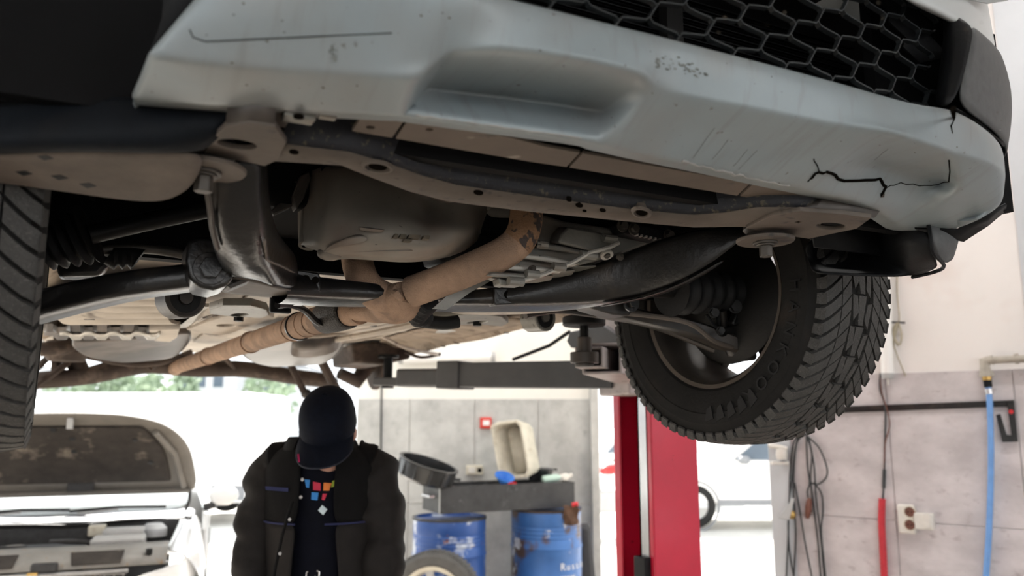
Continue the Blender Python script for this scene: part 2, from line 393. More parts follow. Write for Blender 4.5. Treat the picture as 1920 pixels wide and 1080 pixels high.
# ---- painted fascia above the trim
cols = [[QV(1560, -90, -.33), QV(1650, -30, -.335), QV(1700, -2, -.335), QV(1712, 8, -.32)], [QV(1680, -90, -.33), QV(1735, -30, -.335), QV(1762, 22, -.34), QV(1770, 34, -.32)], [QV(1780, -90, -.30), QV(1805, -20, -.31), QV(1822, 55, -.33), QV(1826, 64, -.31)],
        [QV(1825, -90, -.25), QV(1840, -10, -.26), QV(1862, 90, -.28), QV(1862, 98, -.26)], [QV(1852, -90, -.19), QV(1868, 10, -.19), QV(1886, 128, -.2), QV(1884, 134, -.18)]]
cols.append([p + V(.03, .25, .0) for p in cols[-1]])
MB().grid(cols).build('upper_fascia', 'paint_white', car, sub=2, solid=.003)
cols = [[V(u, -.335 + .05 * u * u, 2.25), V(u, -.33 + .05 * u * u, 2.5), V(u, -.15, 2.58), V(u, .5, 2.66), V(u, .75, 2.70)] for u in (-.8, -.4, 0, .4, .8)]
MB().grid(cols).build('hood', 'paint_white', car, sub=2, solid=.004)
# ---- side panels, cabin and tail, above the picture
prof = [(-.02, 2.28), (-.1, 2.58), (.8, 2.70), (1.45, 3.18), (2.2, 3.26), (3.4, 3.2), (3.95, 2.75), (4.1, 2.3), (4.0, 2.03), (3.8, 2.0)]
def arch(c, r, n=7, a0=12, a1=168): return [(c + r * math.cos(R(a0 + (a1 - a0) * k / (n - 1))), 1.97 + r * math.sin(R(a0 + (a1 - a0) * k / (n - 1)))) for k in range(n)]
side = prof + arch(3.22, .40) + [(2.6, 1.97), (1.0, 1.97)] + arch(.44, .42) + [(-.0, 2.05)]
for s in (-1, 1):
    MB().prism([V(s * .86, a, b) for a, b in side], (s * .025, 0, 0)).build('body_side', 'paint_white', car)
top = [V(0, a, b) for a, b in [(.75, 2.70), (1.45, 3.18), (2.2, 3.26), (3.4, 3.2), (3.95, 2.75), (4.1, 2.3), (4.0, 2.03)]]
MB().grid([[p + V(u, 0, 0) for p in top] for u in (-.86, -.4, .4, .86)]).build('roof', 'paint_white', car, solid=.02)
mb = MB(); mb.box((0, .64, 2.28), (1.70, .03, .74)); mb.box((0, .3, 2.50), (1.5, .8, .02)); mb.build('firewall', 'body_inner', car)  # dark blockers: keep light out from above and make the cavities read dark
# ---- wheel arch liners
for s in (-1, 1):
    rr = []
    for u in (s * .60, s * .86):
        rr.append([V(u, .44 + .43 * math.cos(R(a)), 1.92 + .43 * math.sin(R(a))) for a in range(0, 184, 12)])
    MB().grid(rr).build('wheel_arch_liner', 'plastic_black', car, solid=.004)
    MB().prism([V(s * .60, .44 + .43 * math.cos(R(a)), 1.92 + .43 * math.sin(R(a))) for a in range(12, 170, 12)], (s * .01, 0, 0)).build('inner_wing', 'body_inner', car)
# dark inside of the arch seen past the left end of the bumper
rr = [[QV(-120, -90, .02), QV(150, -90, -.05), QV(430, -80, -.12)], [QV(-120, 40, .03), QV(120, 40, -.02), QV(330, 45, -.09)], [QV(-120, 120, .03), QV(100, 120, -.01), QV(270, 110, -.085)], [QV(-120, 205, .03), QV(100, 186, .0), QV(256, 182, -.08)]]
MB().grid(rr).build('arch_skirt', 'plastic_black', car, sub=2, solid=.003)
rr = [[QV(-120, 206, -.03), QV(60, 190, -.05), QV(200, 182, -.085), QV(330, 186, -.10), QV(466, 198, -.125)],
      [QV(-120, 240, -.055), QV(60, 232, -.075), QV(180, 226, -.10), QV(310, 232, -.115), QV(440, 226, -.125)],
      [QV(-120, 275, -.06), QV(60, 272, -.075), QV(180, 268, -.10), QV(300, 272, -.11), QV(402, 262, -.105)],
      [QV(-120, 292, -.04), QV(60, 284, -.055), QV(180, 282, -.08), QV(290, 286, -.09), QV(384, 284, -.085)]]
MB().grid(rr).build('liner_flap', 'plastic_liner', car, sub=2, solid=.003)
rr = [[QV(-120, 296, -.035), QV(60, 286, -.05), QV(180, 284, -.075), QV(290, 288, -.085), QV(384, 285, -.08)],
      [QV(-120, 312, .0), QV(60, 306, -.01), QV(170, 316, -.03), QV(290, 326, -.03), QV(377, 312, -.05)],
      [QV(-120, 322, .04), QV(40, 334, .03), QV(160, 352, .02), QV(280, 366, .0), QV(362, 346, -.02)],
      [QV(-120, 330, .07), QV(20, 342, .06), QV(150, 362, .05), QV(284, 380, .02), QV(330, 370, .0)]]
lip = MB().grid(rr).build('liner_lip', 'liner_dusty', car, sub=2, solid=.003)
lbv = bvh_of(lip)
def on_lip(px, py):
    o = loc(CAM); d = (loc(CAM + ray(px, py)) - o).normalized(); h = lbv.ray_cast(o, d)
    return h[0] - d * .001 if h[0] else QZ(px, py, 1.905)
for x, y in ((45, 327), (112, 335), (165, 350), (85, 298)):
    MB().prism([on_lip(x - 18, y - 5), on_lip(x + 2, y - 7), on_lip(x + 18, y), on_lip(x - 2, y + 4)], (0, 0, .004)).build('clip', 'plastic_black', lip, bevel=.001)  # small black rectangular patches laid on the lip
# right flap, torn loose
rr = [[QV(1506, 455, .10), QV(1560, 430, .10), QV(1622, 408, .08), QV(1676, 430, -.06), QV(1700, 428, -.10), QV(1740, 424, -.13)],
      [QV(1514, 480, .12), QV(1560, 482, .12), QV(1624, 478, .10), QV(1672, 460, -.06), QV(1705, 455, -.11), QV(1746, 452, -.14)],
      [QV(1522, 504, .10), QV(1570, 507, .10), QV(1636, 498, .05), QV(1686, 494, -.05), QV(1722, 490, -.10), QV(1752, 486, -.13)],
      [QV(1526, 512, .03), QV(1590, 515, .0), QV(1650, 517, -.03), QV(1706, 518, -.05), QV(1736, 510, -.07), QV(1762, 498, -.10)]]
MB().grid(rr).build('liner_flap', 'plastic_black', car, sub=2, solid=.004)
rr = [[QV(1738, 404, -.135), QV(1745, 440, -.145), QV(1752, 474, -.14), QV(1770, 496, -.12)], [QV(1765, 418, -.14), QV(1768, 445, -.15), QV(1772, 470, -.145), QV(1780, 488, -.12)], [QV(1797, 434, -.13), QV(1796, 450, -.14), QV(1790, 470, -.13), QV(1785, 486, -.11)]]
MB().grid(rr).build('flap_edge', 'plastic_grey', car, sub=2, solid=.004)
MB().tube(smooth_pts([QV(1738, 404, -.137), QV(1744, 440, -.147), QV(1750, 474, -.145), QV(1770, 498, -.12), QV(1752, 510, -.08), QV(1710, 520, -.03)], 4), .0035, 6).build('flap_bead', 'plastic_black', car)
MB().grid([[QV(1715, 428, -.13), QV(1796, 430, -.155), QV(1848, 402, -.20), QV(1886, 382, -.22)], [QV(1785, 448, -.13), QV(1806, 452, -.14), QV(1852, 422, -.17), QV(1885, 394, -.19)]]).build('corner_underside', 'plastic_black', car, solid=.004)

# ---- tray under the bumper, panel by panel
up_ = lambda x: 196 + (x - 600) * .178 - (6 if x < 1000 else 0)
lo_ = lambda x: 226 + (x - 600) * (.172 if x < 1000 else .1685)
edges = [(660, 735), (742, 1062), (1068, 1382), (1388, 1600)]
for a, b in edges:
    pts = [QZ(a + (b - a) * k / 5 + 25, up_(a + (b - a) * k / 5 + 25), 1.947) for k in range(6)] + [QZ(b - (b - a) * k / 5, lo_(b - (b - a) * k / 5) + 8, 1.945) for k in range(6)]
    hl = []
    for hx, hy, hr in ((695, 236, .006), (805, 240, .005), (892, 243, .0035), (1560, 372, .007), (1620, 372, .005)):
        if a + 20 < hx < b:
            c = QZ(hx, hy, 1.946); hl.append(ell(c, (hr, 0, 0), (0, hr, 0), 10))
    plate('under_tray', 'tray', pts, hl, .004, car)
mb = MB()
for x in (560,):
    p = QZ(x, 217, 1.94); mb.box(p, (.035, .022, .012)); mb.box(p + V(.03, -.01, .002), (.02, .012, .008))
mb.build('bumper_clip', 'alloy', car, bevel=.002)
p = QZ(560, 216, 1.933); MB().cyl(p, p - V(0, 0, .003), .006, None, 10).build('clip_hole', 'crack', car)  # black disc in place of the shade in a clip opening

# ---- radiator support crossmember
rb = [(505, 300), (560, 303), (640, 308), (700, 332), (770, 358), (840, 376), (900, 384), (1000, 396), (1100, 406), (1200, 416), (1300, 425), (1360, 424), (1400, 424), (1450, 434), (1515, 443)]
fb = [(530, 268), (585, 276), (655, 284), (725, 305), (790, 328), (855, 346), (912, 354), (1010, 368), (1110, 382), (1205, 394), (1300, 402), (1360, 398), (1420, 388), (1490, 388), (1560, 398)]
secs = []
for a, b in zip(rb, fb):
    A_, B_ = QZ(*a, 1.925), QZ(*b, 1.927)
    secs.append([A_ + V(0, .002, .014), A_, B_, B_ + V(0, -.004, .008), B_ + V(0, -.012, .05), B_ + V(0, .0, .06), A_ + V(0, 0, .06)])
mb = MB()
mb.loft([s[0:3] for s in secs], closed=False)
xm = mb.build('radiator_support', 'dusty_steel', car, solid=.003, ang=50)
MB().loft([s[2:] for s in secs], closed=False).build('radiator_support_face', 'rust_blue', car, solid=.003, ang=60)
def dark_hole_disc(x, y, w, h, z=1.9245, par=xm, m='crack'):  # proud black disc, its colour stands in for shade inside a hole
    c = QZ(x, y, z); k = (QZ(x + w, y + w * .12, z) - c); e = QZ(x, y + h, z) - c
    MB().loft([ell(c + V(0, 0, -.0008), k, e, 14), ell(c + V(0, 0, .004), k, e, 14)]).build('hole', m, par)
for x, y, w, h in ((551, 285, 9, 4), (897, 361, 9, 4), (1067, 375, 5, 2.5), (1086, 385, 7, 3.5), (1096, 395, 4, 2), (1130, 394, 6, 3)): dark_hole_disc(x, y, w, h)
for x, y, w, h in ((708, 313, 24, 8), (1203, 399, 15, 7)):
    c = QZ(x, y, 1.924); k = QZ(x + w, y + w * .12, 1.924) - c; e = QZ(x, y + h, 1.924) - c
    mb = MB(); mb.loft([ell(c + V(0, 0, h0), k * f, e * f, 18) for f, h0 in ((1.35, .002), (1.2, -.002), (1.0, -.002), (.8, .004), (.75, .012))]); mb.build('pressed_hole', 'dusty_steel', xm)
    MB().loft([ell(c + V(0, 0, -.0005), k * .72, e * .72, 14), ell(c + V(0, 0, .012), k * .72, e * .72, 14)]).build('hole', 'crack', xm)  # black plug gives the pressed opening its shade
# end plates with the big oval holes
c = QZ(445, 266, 1.922)
plate('support_bracket', 'dusty_steel', [QZ(*p, 1.922) for p in ((398, 258), (425, 232), (470, 226), (515, 232), (536, 262), (518, 296), (496, 306), (440, 294), (385, 284))], [ell(c, QZ(484, 270, 1.922) - c, QZ(447, 276, 1.922) - c)], .005, car, bevel=.001)
MB().loft([[QZ(x, y, 1.922), QZ(x, y, 1.922) + V(0, -.006, .02), QZ(x + 12, y - 8, 1.935) + V(0, -.02, .03)] for x, y in ((425, 232), (470, 226), (515, 232))], closed=False).build('bracket_rib', 'frame_dusty', car, solid=.003)
plate('support_bracket', 'dusty_steel', [QZ(*p, 1.942) for p in ((445, 214), (470, 205), (530, 208), (545, 215), (535, 236), (440, 230))], [ell(QZ(x, y, 1.942), QZ(x + 9, y + 1, 1.942) - QZ(x, y, 1.942), QZ(x, y + 2.5, 1.942) - QZ(x, y, 1.942), 10) for x, y in ((480, 227), (516, 233))], .004, car)
c = QZ(1558, 421, 1.922)
plate('support_bracket', 'dusty_steel', [QZ(*p, 1.922) for p in ((1400, 424), (1450, 400), (1500, 392), (1580, 398), (1632, 405), (1605, 425), (1516, 444), (1460, 436))], [ell(c, QZ(1587, 422, 1.922) - c, QZ(1558, 428, 1.922) - c), ell(QZ(1497, 413, 1.922), QZ(1506, 413, 1.922) - QZ(1497, 413, 1.922), QZ(1497, 416, 1.922) - QZ(1497, 413, 1.922), 4)], .005, car, bevel=.001)
MB().loft([[QZ(x, y, 1.925), QZ(x, y, 1.93) + V(.004, -.01, .012), QZ(x, y, 1.95) + V(.006, -.02, .02)] for x, y in ((1480, 394), (1530, 390), (1585, 398), (1640, 408))], closed=False).build('bracket_rib', 'frame_dusty', car, solid=.003)
mb = MB()
for x, y in ((1575, 385), (1605, 382), (1635, 378)): mb.tube([QZ(x, y, 1.95), QZ(x + 6, y - 12, 1.955), QZ(x + 20, y - 14, 1.957)], .006, 6)
mb.build('bracket_tabs', 'frame_dusty', car)

# ---- body mounts: washer, bolt, rubber
for x, y, r, bx in ((383, 322, .050, 381), (1435, 454, .049, 1435)):
    c = QZ(x, y, 1.905)
    w = MB().lathe([(.0, 0), (r * .97, 0), (r, .002), (r, .005), (r * .97, .006), (0, .006)], c, n=32).build('mount_washer', 'dusty_steel', car)
    mb = MB(); mb.tube([c, c - V(0, 0, .004)], .021, 18); mb.tube([c - V(0, 0, .004), c - V(0, 0, .007)], .016, 18); mb.tube([c - V(0, 0, .007), c - V(0, 0, .026)], .0115, 6)
    mb.build('mount_bolt', 'bolt', w, bevel=.001)
    MB().lathe([(.028, .006), (.036, .010), (.030, .016), (.037, .022), (.034, .04)], c, n=24).build('mount_rubber', 'frame_dusty', w)

# ---- front subframe
def sheet(name, m, rows_, sub=2, solid=.004, crease=None):
    return MB().grid([[QV(*p) for p in r] for r in rows_]).build(name, m, car, sub=sub, solid=solid, crease=crease)
sub_l = sheet('subframe_arm', 'frame_black', [
    [(382, 300, .03), (400, 300, .012), (440, 300, .01), (478, 300, .01), (492, 302, .02), (500, 305, .09)],
    [(386, 350, .05), (402, 350, .03), (440, 350, .03), (480, 350, .03), (494, 350, .045), (500, 350, .13)],
    [(390, 400, .09), (404, 400, .06), (442, 402, .06), (484, 402, .06), (497, 402, .075), (506, 405, .2)],
    [(398, 440, .13), (414, 445, .10), (448, 448, .10), (486, 448, .10), (499, 446, .12), (524, 452, .28)],
    [(406, 478, .18), (424, 482, .15), (456, 490, .15), (484, 492, .16), (500, 488, .17), (556, 478, .34)],
    [(420, 504, .22), (440, 506, .2), (466, 510, .2), (488, 512, .21), (512, 518, .22), (556, 512, .36)],
    [(430, 516, .26), (446, 518, .25), (472, 520, .25), (492, 526, .25), (516, 536, .26), (553, 544, .36)]], crease=lambda p, q, i, j: .35 if i % 6 == j % 6 and i % 6 in (3, 4) else 0)
sheet('subframe_base', 'dusty_steel', [
    [(428, 517, .26), (472, 521, .255), (516, 537, .265), (553, 545, .365)],
    [(420, 534, .34), (470, 540, .36), (520, 548, .40), (556, 549, .46)],
    [(400, 545, .42), (460, 552, .46), (520, 557, .50), (560, 556, .55)]])
for x, y, w, h, v in ((455, 513, 12, 2, .235), (500, 540, 22, 2.5, .36), (462, 528, 6, 1.5, .3), (508, 530, 5, 1.5, .3), (492, 545, 12, 2, .4)):
    c = QV(x, y, v); MB().loft([ell(c + V(0, -.002, -.002), V(w / 1250, 0, 0), V(0, h / 330, .0), 12), ell(c + V(0, 0, .002), V(w / 1250, 0, 0), V(0, h / 330, .0), 12)]).build('slot', 'crack', sub_l)  # flat black ellipses, coloured like the shade inside slots
MB().tube(smooth_pts([QV(496, 450, .10), QV(499, 478, .15), QV(503, 488, .165), QV(530, 500, .25), QV(553, 512, .35)], 3), .0022, 6).build('weld_bead', 'dusty_steel', sub_l)
# front lower bush housing on the left: boss round the arm bolt
mb = MB(); c = QV(393, 505, .24)
out = [(352, 452), (372, 444), (400, 446), (416, 470), (425, 500), (440, 520), (424, 536), (400, 544), (372, 538), (354, 520), (348, 490)]
mb.prism([QV(x, y, .235) for x, y in out], (0, .09, 0)); mb.build('bush_housing', 'frame_black', car, bevel=.006, seg=3)
mb = MB(); mb.hexhead(c + V(0, -.002, 0), (0, -1, 0), .017, .018, 1.5); mb.build('arm_bolt', 'frame_black', car, bevel=.001)
mb = MB(); mb.tube(smooth_pts([QV(388, 360, .02), QV(394, 395, .05), QV(398, 430, .09), QV(408, 466, .13)], 3), .004, 6); mb.build('brake_pipe', 'frame_dusty', car)
mb = MB(); mb.prism([QV(x, y, .27) for x, y in ((425, 534), (470, 516), (490, 516), (490, 521), (466, 527), (432, 541))], (0, .05, 0)); mb.build('bracket_flange', 'frame_dusty', car, bevel=.002)
# right arm: long curved rail
def rail(name, m, top, bot, v, depth, sub=2):
    rows_ = []
    for (t, b, vv, dd) in zip(top, bot, v, depth):
        T, B_ = QV(*t, vv), QV(*b, vv)
        h = (T - B_)
        rows_.append([T + V(0, dd, .0), T + V(0, .01, .0), T - h * .1, T - h * .55 + V(0, -.012, 0), B_ + h * .12 + V(0, -.01, 0), B_ + V(0, .0, 0), B_ + V(0, dd * .5, -.004), B_ + V(0, dd, 0)])
    return MB().loft(rows_, caps=False, closed=True).build(name, m, car, sub=sub)
rail('subframe_rail', 'frame_black',
     [(1438, 412), (1395, 418), (1340, 422), (1265, 436), (1180, 472), (1090, 505), (1000, 528), (900, 540), (820, 545)],
     [(1428, 440), (1390, 446), (1350, 486), (1282, 528), (1205, 556), (1120, 570), (1040, 573), (930, 574), (830, 572)],
     [.03, .05, .09, .16, .26, .34, .40, .44, .46], [.05, .06, .08, .10, .12, .14, .14, .14, .14])
sheet('subframe_seam', 'frame_black', [[(1360, 484, .085), (1284, 531, .155), (1206, 560, .255), (1120, 574, .335)], [(1362, 488, .10), (1290, 536, .17), (1212, 562, .27), (1124, 576, .36)]], sub=1, solid=.002)
rail('subframe_beam', 'frame_black', [(520, 505), (600, 515), (700, 528), (800, 535), (880, 540), (960, 540)], [(540, 556), (600, 560), (640, 563), (760, 565), (880, 566), (960, 574)], [.36, .4, .43, .45, .46, .46], [.12] * 6)
rl = MB().prism([QV(x, y, .42) for x, y in ((925, 540), (1060, 530), (1072, 566), (1000, 569), (928, 572))], (0, .03, 0)).build('beam_plate', 'frame_black', car, bevel=.003)
for x, y in ((952, 553), (1013, 551)): c = QV(x, y, .418); MB().cyl(c, c + V(0, .01, 0), .008, None, 12).build('hole', 'crack', rl)  # black discs instead of shaded openings in the plate
rl = MB().prism([QV(x, y, .385) for x, y in ((556, 505), (600, 512), (602, 548), (556, 545))], (0, .03, 0)).build('beam_plate', 'frame_black', car, bevel=.003)
for x, y in ((574, 522), (592, 525)): c = QV(x, y, .383); MB().cyl(c, c + V(0, .01, 0), .0065, None, 12).build('hole', 'crack', rl)  # shaded openings again drawn as black discs
# pale flange under the beam
sheet('beam_flange', 'floor_pan', [[(860, 571, .48), (940, 573, .48), (1020, 574, .48), (1072, 569, .47), (1160, 566, .44)], [(850, 582, .58), (940, 585, .58), (1010, 584, .58), (1062, 578, .56), (1150, 570, .5)], [(840, 588, .68), (930, 590, .68), (1000, 587, .66), (1056, 581, .62), (1140, 573, .55)]], solid=.003)
for x, y, w, h in ((972, 577, 14, 1.6), (1000, 581, 10, 1.3), (1036, 574, 14, 1.2), (995, 572, 7, 1), (965, 582, 9, 1.3)):
    c = QV(x, y, .5 + (y - 573) / 10 * .07); MB().loft([ell(c - V(0, .0, .003), V(w / 1000, 0, 0), V(0, h / 200, 0), 12), ell(c + V(0, 0, .001), V(w / 1000, 0, 0), V(0, h / 200, 0), 12)]).build('slot', 'crack', car)  # slot shade put in as black ellipses under the flange
# rear stay plates with their bolts
for pts, bx, by, bz, g in ((((784, 592), (830, 588), (900, 582), (940, 588), (951, 600), (940, 606), (900, 602), (830, 604)), 895, 580, 1.868, 0),
                           (((395, 574), (420, 566), (470, 566), (498, 574), (503, 584), (490, 590), (430, 586), (396, 582)), 449, 570, 1.868, 1)):
    zz = 1.868
    plate('stay_plate', 'alloy', [QZ(*p, zz) for p in pts], [ell(QZ(bx, by + 18 - 4 * g, zz), QZ(bx + 18, by + 18 - 4 * g, zz) - QZ(bx, by + 18 - 4 * g, zz), V(0, .04, 0), 14)], .012, car, bevel=.003)
    c = QZ(bx, by, zz + .03); mb = MB(); mb.tube([c, c - V(0, 0, .022)], .017, 14); mb.tube([c - V(0, 0, .022), c - V(0, 0, .026)], .022, 16); mb.tube([c - V(0, 0, .026), c - V(0, 0, .045)], .0125, 6); mb.build('stay_bolt', 'dark_metal', car, bevel=.001)
c = QZ(559, 560, 1.85); mb = MB(); mb.tube([c, c - V(0, 0, .003)], .018, 16); mb.tube([c - V(0, 0, .003), c - V(0, 0, .014)], .0105, 6); mb.build('stay_bolt', 'frame_black', car)
c = QZ(526, 570, 1.85); MB().box(c, (.045, .02, .04)).build('hanger_rubber', 'plastic_black', car, bevel=.004)

# ---- engine shield
rs = [[(560, 330, .42), (600, 315, .30), (650, 312, .28), (700, 322, .27), (760, 340, .27), (800, 352, .29), (850, 362, .28), (900, 372, .30), (935, 380, .38)],
      [(560, 360, .40), (605, 345, .28), (640, 340, .26), (700, 355, .25), (760, 368, .25), (798, 375, .30), (848, 385, .27), (895, 395, .29), (938, 392, .4)],
      [(560, 400, .38), (612, 388, .27), (652, 392, .25), (700, 392, .245), (755, 398, .235), (796, 408, .285), (845, 415, .26), (892, 418, .28), (918, 410, .40)],
      [(560, 440, .36), (602, 432, .27), (660, 430, .235), (700, 428, .205), (755, 428, .195), (800, 428, .225), (850, 434, .23), (886, 438, .27), (905, 428, .38)],
      [(562, 458, .35), (600, 456, .28), (660, 452, .24), (705, 456, .22), (760, 460, .21), (810, 460, .22), (850, 456, .25), (876, 452, .3), (898, 440, .38)],
      [(600, 470, .33), (615, 476, .30), (660, 476, .27), (705, 480, .25), (762, 484, .25), (810, 480, .27), (846, 474, .3), (872, 462, .35), (894, 450, .4)],
      [(604, 480, .38), (620, 486, .36), (660, 484, .34), (705, 487, .33), (762, 492, .33), (808, 487, .34), (842, 480, .36), (870, 470, .4), (890, 460, .44)]]
sh = sheet('engine_shield', 'shield_grey', rs, solid=.003, crease=lambda p, q, i, j: .75 if (i % 9 == j % 9 and i % 9 in (1, 2, 5, 6)) else (.65 if i // 9 == j // 9 and i // 9 in (4, 5) else 0))
mb = MB(); mb.tube(smooth_pts([QV(583, 380, .37), QV(580, 430, .355), QV(577, 461, .345)], 3), [.017] * 6 + [.0165], 14); mb.build('shield_tube', 'shield_grey', sh)
c = QV(577, 461, .345); MB().cyl(c, c + V(0, 0, -.002), .010, None, 12).build('hole', 'crack', sh)  # black disc for the shade in the tube mouth
c = QV(618, 476, .31); MB().ball(c, .020, 8, (1.1, .8, .6)).build('shield_boss', 'shield_grey', sh)
rr = [[(608, 466, .283), (640, 448, .238), (672, 440, .222), (690, 443, .222)], [(610, 474, .29), (640, 462, .243), (668, 456, .232), (688, 450, .225)]]
sheet('shield_rib', 'shield_grey', rr, sub=2, solid=.012).parent = sh; bpy.context.view_layer.update()
o = bpy.data.objects['shield_rib']; o.location = (0, 0, 0)
c = QV(697, 428, .205); MB().loft([ell(c, V(.022, 0, 0), V(0, .012, .004), 16), ell(c - V(0, -.004, .004), V(.019, 0, 0), V(0, .01, .003), 16)]).build('shield_hole_lip', 'liner_dusty', sh)
c = QV(740, 470, .205); MB().loft([[QV(x, y, .225) for x, y in p] for p in (((660, 473), (690, 471), (700, 470), (680, 472)), ((720, 469), (770, 468), (775, 470), (740, 471)))]).build('shield_crease', 'shield_grey', sh)
mb = MB()
for dx, w in ((0, 8), (11, 13), (27, 26), (55, 13)):
    mb.prism([QV(741 + dx, 438 + dx * .05, .198), QV(741 + dx + w * .8, 439 + dx * .05, .198), QV(741 + dx + w * .7, 446 + dx * .05, .198), QV(741 + dx - 3, 445 + dx * .05, .198)], (0, .012, 0))
mb.prism([QV(758, 448, .199), QV(774, 449, .199), QV(772, 453, .199), QV(757, 452, .199)], (0, .012, 0))
mb.build('cast_mark', 'stain', sh)
# wiring clips left of the shield
mb = MB()
mb.prism([QV(x, y, .35) for x, y in ((505, 398), (530, 375), (560, 362), (572, 372), (545, 388), (514, 402))], (0, .02, 0))
mb.prism([QV(x, y, .33) for x, y in ((548, 368), (562, 330), (580, 322), (584, 335), (570, 372), (556, 392))], (0, .03, 0))
mb.prism([QV(x, y, .33) for x, y in ((586, 338), (630, 312), (650, 315), (600, 344))], (0, .03, 0))
mb.build('wiring_bracket', 'frame_dusty', car, bevel=.002)
mb = MB(); mb.tube(smooth_pts([QV(604, 326, .3), QV(612, 312, .3), QV(640, 306, .3), QV(648, 316, .3)], 3), .006, 6); mb.build('wiring_loom', 'plastic_black', car)
c = QV(835, 372, .22); mb = MB(); mb.ball(c + V(0, 0, .01), .033, 8, (1.1, .8, .5)); mb.build('sump_boss', 'liner_dusty', car)
# sump behind, black engine block above
MB().box((.05, .48, 2.22), (.9, .28, .5)).build('engine_block', 'body_inner', car, bevel=.02)
mb = MB(); mb.tube(smooth_pts([QV(890, 410, .4), QV(905, 398, .36), QV(935, 396, .34), QV(975, 402, .36)], 3), .014, 10); mb.build('sump_rim', 'shield_grey', car)
mb = MB(); mb.ball(QV(912, 392, .36), .03, 8, (1.1, 1, .6)); mb.build('sump_boss', 'shield_grey', car)
MB().box((.12, .46, 1.98), (.22, .12, .14)).build('engine_mount', 'dark_metal', car, bevel=.02)

# ---- exhaust
def bore(name, m, pts, r, par=car, n=20, k=4): return MB().tube(smooth_pts(pts, k), r, n).build(name, m, par)
P1 = [QV(987, 360, .26), QV(987, 392, .252), QV(984, 424, .246), QV(972, 452, .248), QV(945, 474, .265), QV(905, 494, .292), QV(850, 518, .335), QV(772, 547, .41)]
front_pipe = MB().tube(smooth_pts(P1, 6)[:20], .031, 26).build('front_pipe', 'exhaust_rust', car)
MB().tube(smooth_pts(P1, 6)[18:], .0305, 26).build('pipe_run', 'exhaust_tan', front_pipe)
bore('rear_pipe', 'exhaust_tan', [QV(668, 470, .5), QV(672, 500, .49), QV(684, 530, .47), QV(706, 552, .46), QV(742, 566, .46)], [.031] * 12 + [.032] * 5)
YJ = [QV(765, 548, .41), QV(750, 565, .46), QV(735, 578, .52), QV(705, 585, .58), QV(672, 585, .64)]
yj = MB().tube(smooth_pts(YJ, 4), [.031, .036, .042, .046, .049, .051, .052, .05, .046, .04, .037, .034, .032, .03, .028, .028, .028], 22, flat=.72).build('exhaust_junction', 'exhaust_tan', car)
MB().tube(smooth_pts([QV(735, 548, .43), QV(745, 552, .40), QV(752, 560, .41), QV(748, 572, .44)], 3), .008, 8).build('weld_bead', 'exhaust_tan', yj)
MB().tube(smooth_pts([QV(795, 560, .46), QV(790, 580, .50), QV(760, 592, .52)], 3), [.012, .018, .022, .022, .02, .016, .012], 12).build('junction_lobe', 'exhaust_tan', yj)
FZ = 1.862
def pz(x, y, z=FZ): return QZ(x, y, z)
fx = [QV(676, 584, .64), QV(655, 586, .69), QV(608, 597, .80), QV(590, 602, .86)]
flex = MB().tube([fx[0], fx[0].lerp(fx[1], .5), fx[1]], [.028, .030, .030], 20).build('flex_collar', 'exhaust_tan', car)
p0, p1 = fx[1], fx[2]
MB().tube([p0.lerp(p1, t) for t in (0, .05, .3, .6, .95, 1)], [.033, .036, .037, .037, .036, .033], 24).build('flex_braid', 'braid', car)
MB().tube([p1, p1.lerp(fx[3], .5), fx[3]], [.031, .033, .031], 20).build('flex_collar', 'exhaust_tan', car)
m0 = fx[3]; m1 = V(-.262, 3.05, 1.852); 
mid = [m0.lerp(m1, t) for t in (0, .08, .085, .25, .5, .8, .97)] + [m1 + V(.0, .05, -.006), m1 + V(.0, .12, .0)]
mpipe = MB().tube(mid, [.033, .033, .0305, .0305, .0305, .0305, .0305, .031, .031], 20).build('middle_pipe', 'exhaust_tan', car)
for t in (.03, .085, .3, .62):
    a = m0.lerp(m1, t); d = (m1 - m0).normalized() * .006
    MB().tube([a - d, a + d], .0345, 20).build('pipe_clamp', 'exhaust_tan', mpipe)
a = m0.lerp(m1, .06); d = (m1 - m0).normalized() * .004
MB().tube([a - d, a + d], .0365, 20).build('pipe_clamp', 'frame_black', mpipe)
MB().tube(smooth_pts([QV(520, 572, .62), QV(548, 572, .66), QV(572, 582, .70), QV(590, 600, .74), QV(606, 608, .76), QV(622, 603, .8)], 4), .0075, 8).build('exhaust_hanger', 'frame_black', car)
# brackets by the junction
mb = MB(); mb.prism([QV(x, y, .36) for x, y in ((905, 524), (918, 508), (918, 528), (882, 548), (838, 580), (812, 578), (848, 546))], (0, .006, 0)); mb.build('exhaust_bracket', 'alloy', car)
mb = MB()
q = smooth_pts([QV(800, 595, .52), QV(782, 594, .5), QV(792, 580, .46), QV(806, 566, .42)], 6)
mb.tube(q, [.018 + .003 * (k % 2) for k in range(len(q))], 14); mb.build('corrugated_hose', 'rubber', car)
bore('rubber_hose', 'rubber', [QV(795, 602, .7), QV(830, 606, .7), QV(858, 603, .7)], .016)

